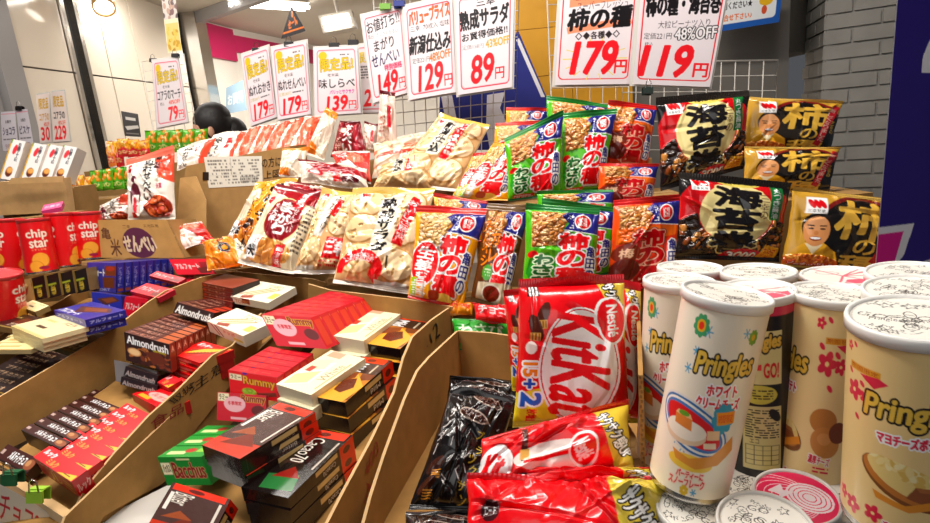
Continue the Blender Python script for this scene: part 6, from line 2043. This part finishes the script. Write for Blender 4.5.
riser('plain carton under the carton with the round mark', -.89, -.68, 1.44, 1.68, 1.165)
riser('plain carton under the orange rolled cracker bag', -.67, -.46, 1.40, 1.56, 1.165)
riser('plain carton under the tall labelled carton', -.88, -.46, 1.70, 1.88, 1.165)
riser('plain carton under the open carton at the left', -1.44, -1.16, 1.69, 1.765, 1.315)
riser('plain carton inside the open one, under the white biscuit boxes', -1.38, -1.16, 1.775, 1.90, 1.385)
riser('plain carton under the small pink pack', -1.16, -1.05, 1.57, 1.655, 1.325)
riser('plain carton under the small green and pink packs', -1.38, -1.10, 1.97, 2.14, 1.33)
riser('plain carton by the panel wall under the upper small packs', -1.5, -1.0, 2.40, 2.62, 1.42)
t = thing('display_table', 'long brown display table under all the trays and cartons', 'table', [-.2, 1.4, 0])
MB().box([-1.52, .36, .79], [2.35, 0, 0], [0, 2.3, 0], [0, 0, .035], C('6a5238')).build('table_top', M_TABLE, t)
MB().box([-1.48, .40, .10], [2.27, 0, 0], [0, .02, 0], [0, 0, .69], C('5a452e')).build('front_panel', M_TABLE, t)
for x in (-1.46, .74):
    for y in (.46, 2.56):
        MB().box([x, y, 0], [.05, 0, 0], [0, .05, 0], [0, 0, .79], C('4a3a28')).build('leg', M_TABLE, t)
# ================================================================== shopper
def build_person():
    hp = P(212, 131, 3.4)
    root = thing('person', 'person with black hair in a ponytail and dark clothes, standing behind the cracker bags', 'person', [hp[0], hp[1], 0])
    H = hp[2]
    o = np.array([hp[0], hp[1], 0])
    fw = nrm(np.array([-.75, -.45, 0])); sd = np.cross(fw, UPZ)

    def skin(name, verts, edges, rad, m, sub=2):
        me = bpy.data.meshes.new(name)
        me.from_pydata([list(map(float, v)) for v in verts], edges, [])
        ob = bpy.data.objects.new(name, me); COL.objects.link(ob)
        sk = ob.modifiers.new('skin', 'SKIN'); sk.use_smooth_shade = True
        for i, r in enumerate(rad):
            d = me.skin_vertices[0].data[i]; d.radius = r if isinstance(r, tuple) else (r, r); d.use_root = (i == 0)
        ss = ob.modifiers.new('sub', 'SUBSURF'); ss.levels = sub; ss.render_levels = sub
        dg = bpy.context.evaluated_depsgraph_get(); dg.update()
        m2 = bpy.data.meshes.new_from_object(ob.evaluated_get(dg))
        bpy.data.objects.remove(ob); bpy.data.meshes.remove(me)
        m2.polygons.foreach_set('use_smooth', [True] * len(m2.polygons))
        m2.materials.clear(); m2.materials.append(m)
        m2.name = name
        r = bpy.data.objects.new(name, m2); COL.objects.link(r); r.parent = root
        return r
    M_SKIN = mat('skin', .5, 0, color=C('d9a58a')); M_HAIR = mat('black_hair', .55, 0, color=C('120e10'), bump=(90, .4)); M_CLOTH = mat('dark_cloth', .85, 0, color=C('1f1c22'))
    z = lambda f, s, h: fw * f + sd * s + UPZ * h
    sh = H - .30
    body = [z(0, 0, .92), z(0, 0, 1.08), z(.01, 0, sh - .12), z(0, 0, sh), z(.02, 0, sh + .10), z(.03, 0, H - .05), z(.035, 0, H + .02), z(.03, 0, H + .07),
            z(0, .19, sh - .02), z(.02, .24, sh - .30), z(.20, .22, sh - .46), z(.27, .2, sh - .48), z(0, -.19, sh - .02), z(.02, -.24, sh - .30), z(.20, -.22, sh - .46), z(.27, -.2, sh - .48),
            z(0, .10, .86), z(.01, .10, .48), z(0, .10, .06), z(.14, .10, .03), z(0, -.10, .86), z(.01, -.10, .48), z(0, -.10, .06), z(.14, -.10, .03)]
    ed = [(0, 1), (1, 2), (2, 3), (3, 4), (4, 5), (5, 6), (6, 7), (3, 8), (8, 9), (9, 10), (10, 11), (3, 12), (12, 13), (13, 14), (14, 15), (0, 16), (16, 17), (17, 18), (18, 19), (0, 20), (20, 21), (21, 22), (22, 23)]
    rd = [.13, .12, .14, .10, .05,   .05, .082, .062, .06, .045, .035, .03, .06, .045, .035, .03, .085, .055, .04, .03, .085, .055, .04, .03]
    skin('body', body, ed, rd, M_SKIN)
    for s in (-1, 1):
        for k in range(4):
            b = z(.29, s * (.17 + .018 * k), sh - .48)
            skin('finger', [b, b + fw * .03 - UPZ * .004, b + fw * (.055 + .006 * (k in (1, 2))) - UPZ * .018], [(0, 1), (1, 2)], [.009, .008, .006], M_SKIN, 1)
    # coat, trousers
    skin('coat', body[:4] + body[8:11] + body[12:15], [(0, 1), (1, 2), (2, 3), (3, 4), (4, 5), (5, 6), (3, 7), (7, 8), (8, 9)], [.15, .145, .165, .12, .075, .06, .05, .075, .06, .05], M_CLOTH)
    skin('trousers', [body[0]] + body[16:19] + body[20:23], [(0, 1), (1, 2), (2, 3), (0, 4), (4, 5), (5, 6)], [.145, .1, .07, .055, .1, .07, .055], M_CLOTH)

    def blob(mb, c, r, n=20):
        th = np.linspace(0, 2 * pi, n + 1); ph = np.linspace(0, pi, n // 2 + 1)
        g = np.array([[c + fw * r[0] * sin(p) * cos(t) + sd * r[1] * sin(p) * sin(t) + UPZ * r[2] * cos(p) for t in th] for p in ph])
        mb.grid(g, C('120e10'))
    mb = MB(); oo = o
    blob(mb, oo + z(-.012, 0, H + .045), (.108, .098, .115)); blob(mb, oo + z(-.02, .0, H + .08), (.10, .09, .085))
    blob(mb, oo + z(-.12, .03, H - .01), (.085, .075, .085)); blob(mb, oo + z(-.16, .04, H - .10), (.06, .06, .14)); blob(mb, oo + z(-.14, .04, H - .28), (.035, .04, .09))
    h = mb.build('hair', M_HAIR, root)
    for s in (-1, 1):
        mb = MB(); blob(mb, oo + z(.108, s * .032, H + .012), (.012, .015, .009), 12); mb.build('eye', mat('eye', .2, 0, color=C('1a1210')), root)
        mb = MB(); blob(mb, oo + z(.02, s * .088, H - .005), (.018, .01, .03), 12); mb.build('ear', M_SKIN, root)
    mb = MB(); blob(mb, oo + z(.128, 0, H - .02), (.018, .013, .024), 12); mb.build('nose', M_SKIN, root)
    mb = MB(); blob(mb, oo + z(.112, 0, H - .06), (.012, .024, .009), 12); mb.build('mouth', mat('lips', .4, 0, color=C('b0605a')), root)


build_person()

# ================================================================== display table under everything
def slab_under(name, label, cat, pts, z1, col, m, thick=None):
    mb = MB(); W = [np.array([p[0], p[1], z1 if thick is None else z1 - thick]) for p in pts]
    W = [np.array([w[0], w[1], 0.0]) for w in W]
    mb.prism(W, UPZ * z1, col)
    return tag(mb.build(name, m), label, cat)


# ================================================================== camera, lights, world
cam = bpy.data.cameras.new('camera'); co = bpy.data.objects.new('camera', cam); COL.objects.link(co)
cam.sensor_width = 36; cam.lens = FPX / 930 * 36; cam.clip_start = .02
Mx = Matrix(((RT[0], UP[0], -FW[0], EYE[0]), (RT[1], UP[1], -FW[1], EYE[1]), (RT[2], UP[2], -FW[2], EYE[2]), (0, 0, 0, 1)))
co.matrix_world = Mx
SC.camera = co


def area(name, loc, target, sx, sy, power, col=(1, .95, .88)):
    l = bpy.data.lights.new(name, 'AREA'); l.shape = 'RECTANGLE'; l.size = sx; l.size_y = sy; l.energy = power; l.color = col
    o = bpy.data.objects.new(name, l); COL.objects.link(o)
    o.location = loc
    d = Vector(target) - Vector(loc)
    o.rotation_euler = d.to_track_quat('-Z', 'Y').to_euler()
    return o


area('ceiling_tube', (-.9, 1.0, 2.58), (-.6, 1.3, .9), 1.3, .12, 25)
area('ceiling_tube', (.15, 1.0, 2.58), (.1, 1.4, .9), 1.2, .12, 22)
area('ceiling_tube', (-1.5, 2.6, 2.58), (-1.4, 3.2, .9), 1.4, .2, 16)
area('shop_tube', (-2.2, 4.2, 2.55), (-2.2, 4.6, .5), 1.6, .3, 24)
area('shop_tube', (-.6, 5.2, 2.5), (-.6, 5.6, 1.0), 2.0, .4, 60)
area('street_light', (-.5, -.9, 2.4), (.0, .9, .9), 1.6, 1.2, 8, (1, .97, .93))
w = bpy.data.worlds.new('world'); SC.world = w; w.use_nodes = True
bg = w.node_tree.nodes['Background']; bg.inputs[0].default_value = (.9, .93, 1, 1); bg.inputs[1].default_value = .08
vs_ = SC.view_settings
vs_.view_transform = 'Standard'; vs_.look = 'None'; vs_.gamma = 1; vs_.use_curve_mapping = False; vs_.exposure = .1
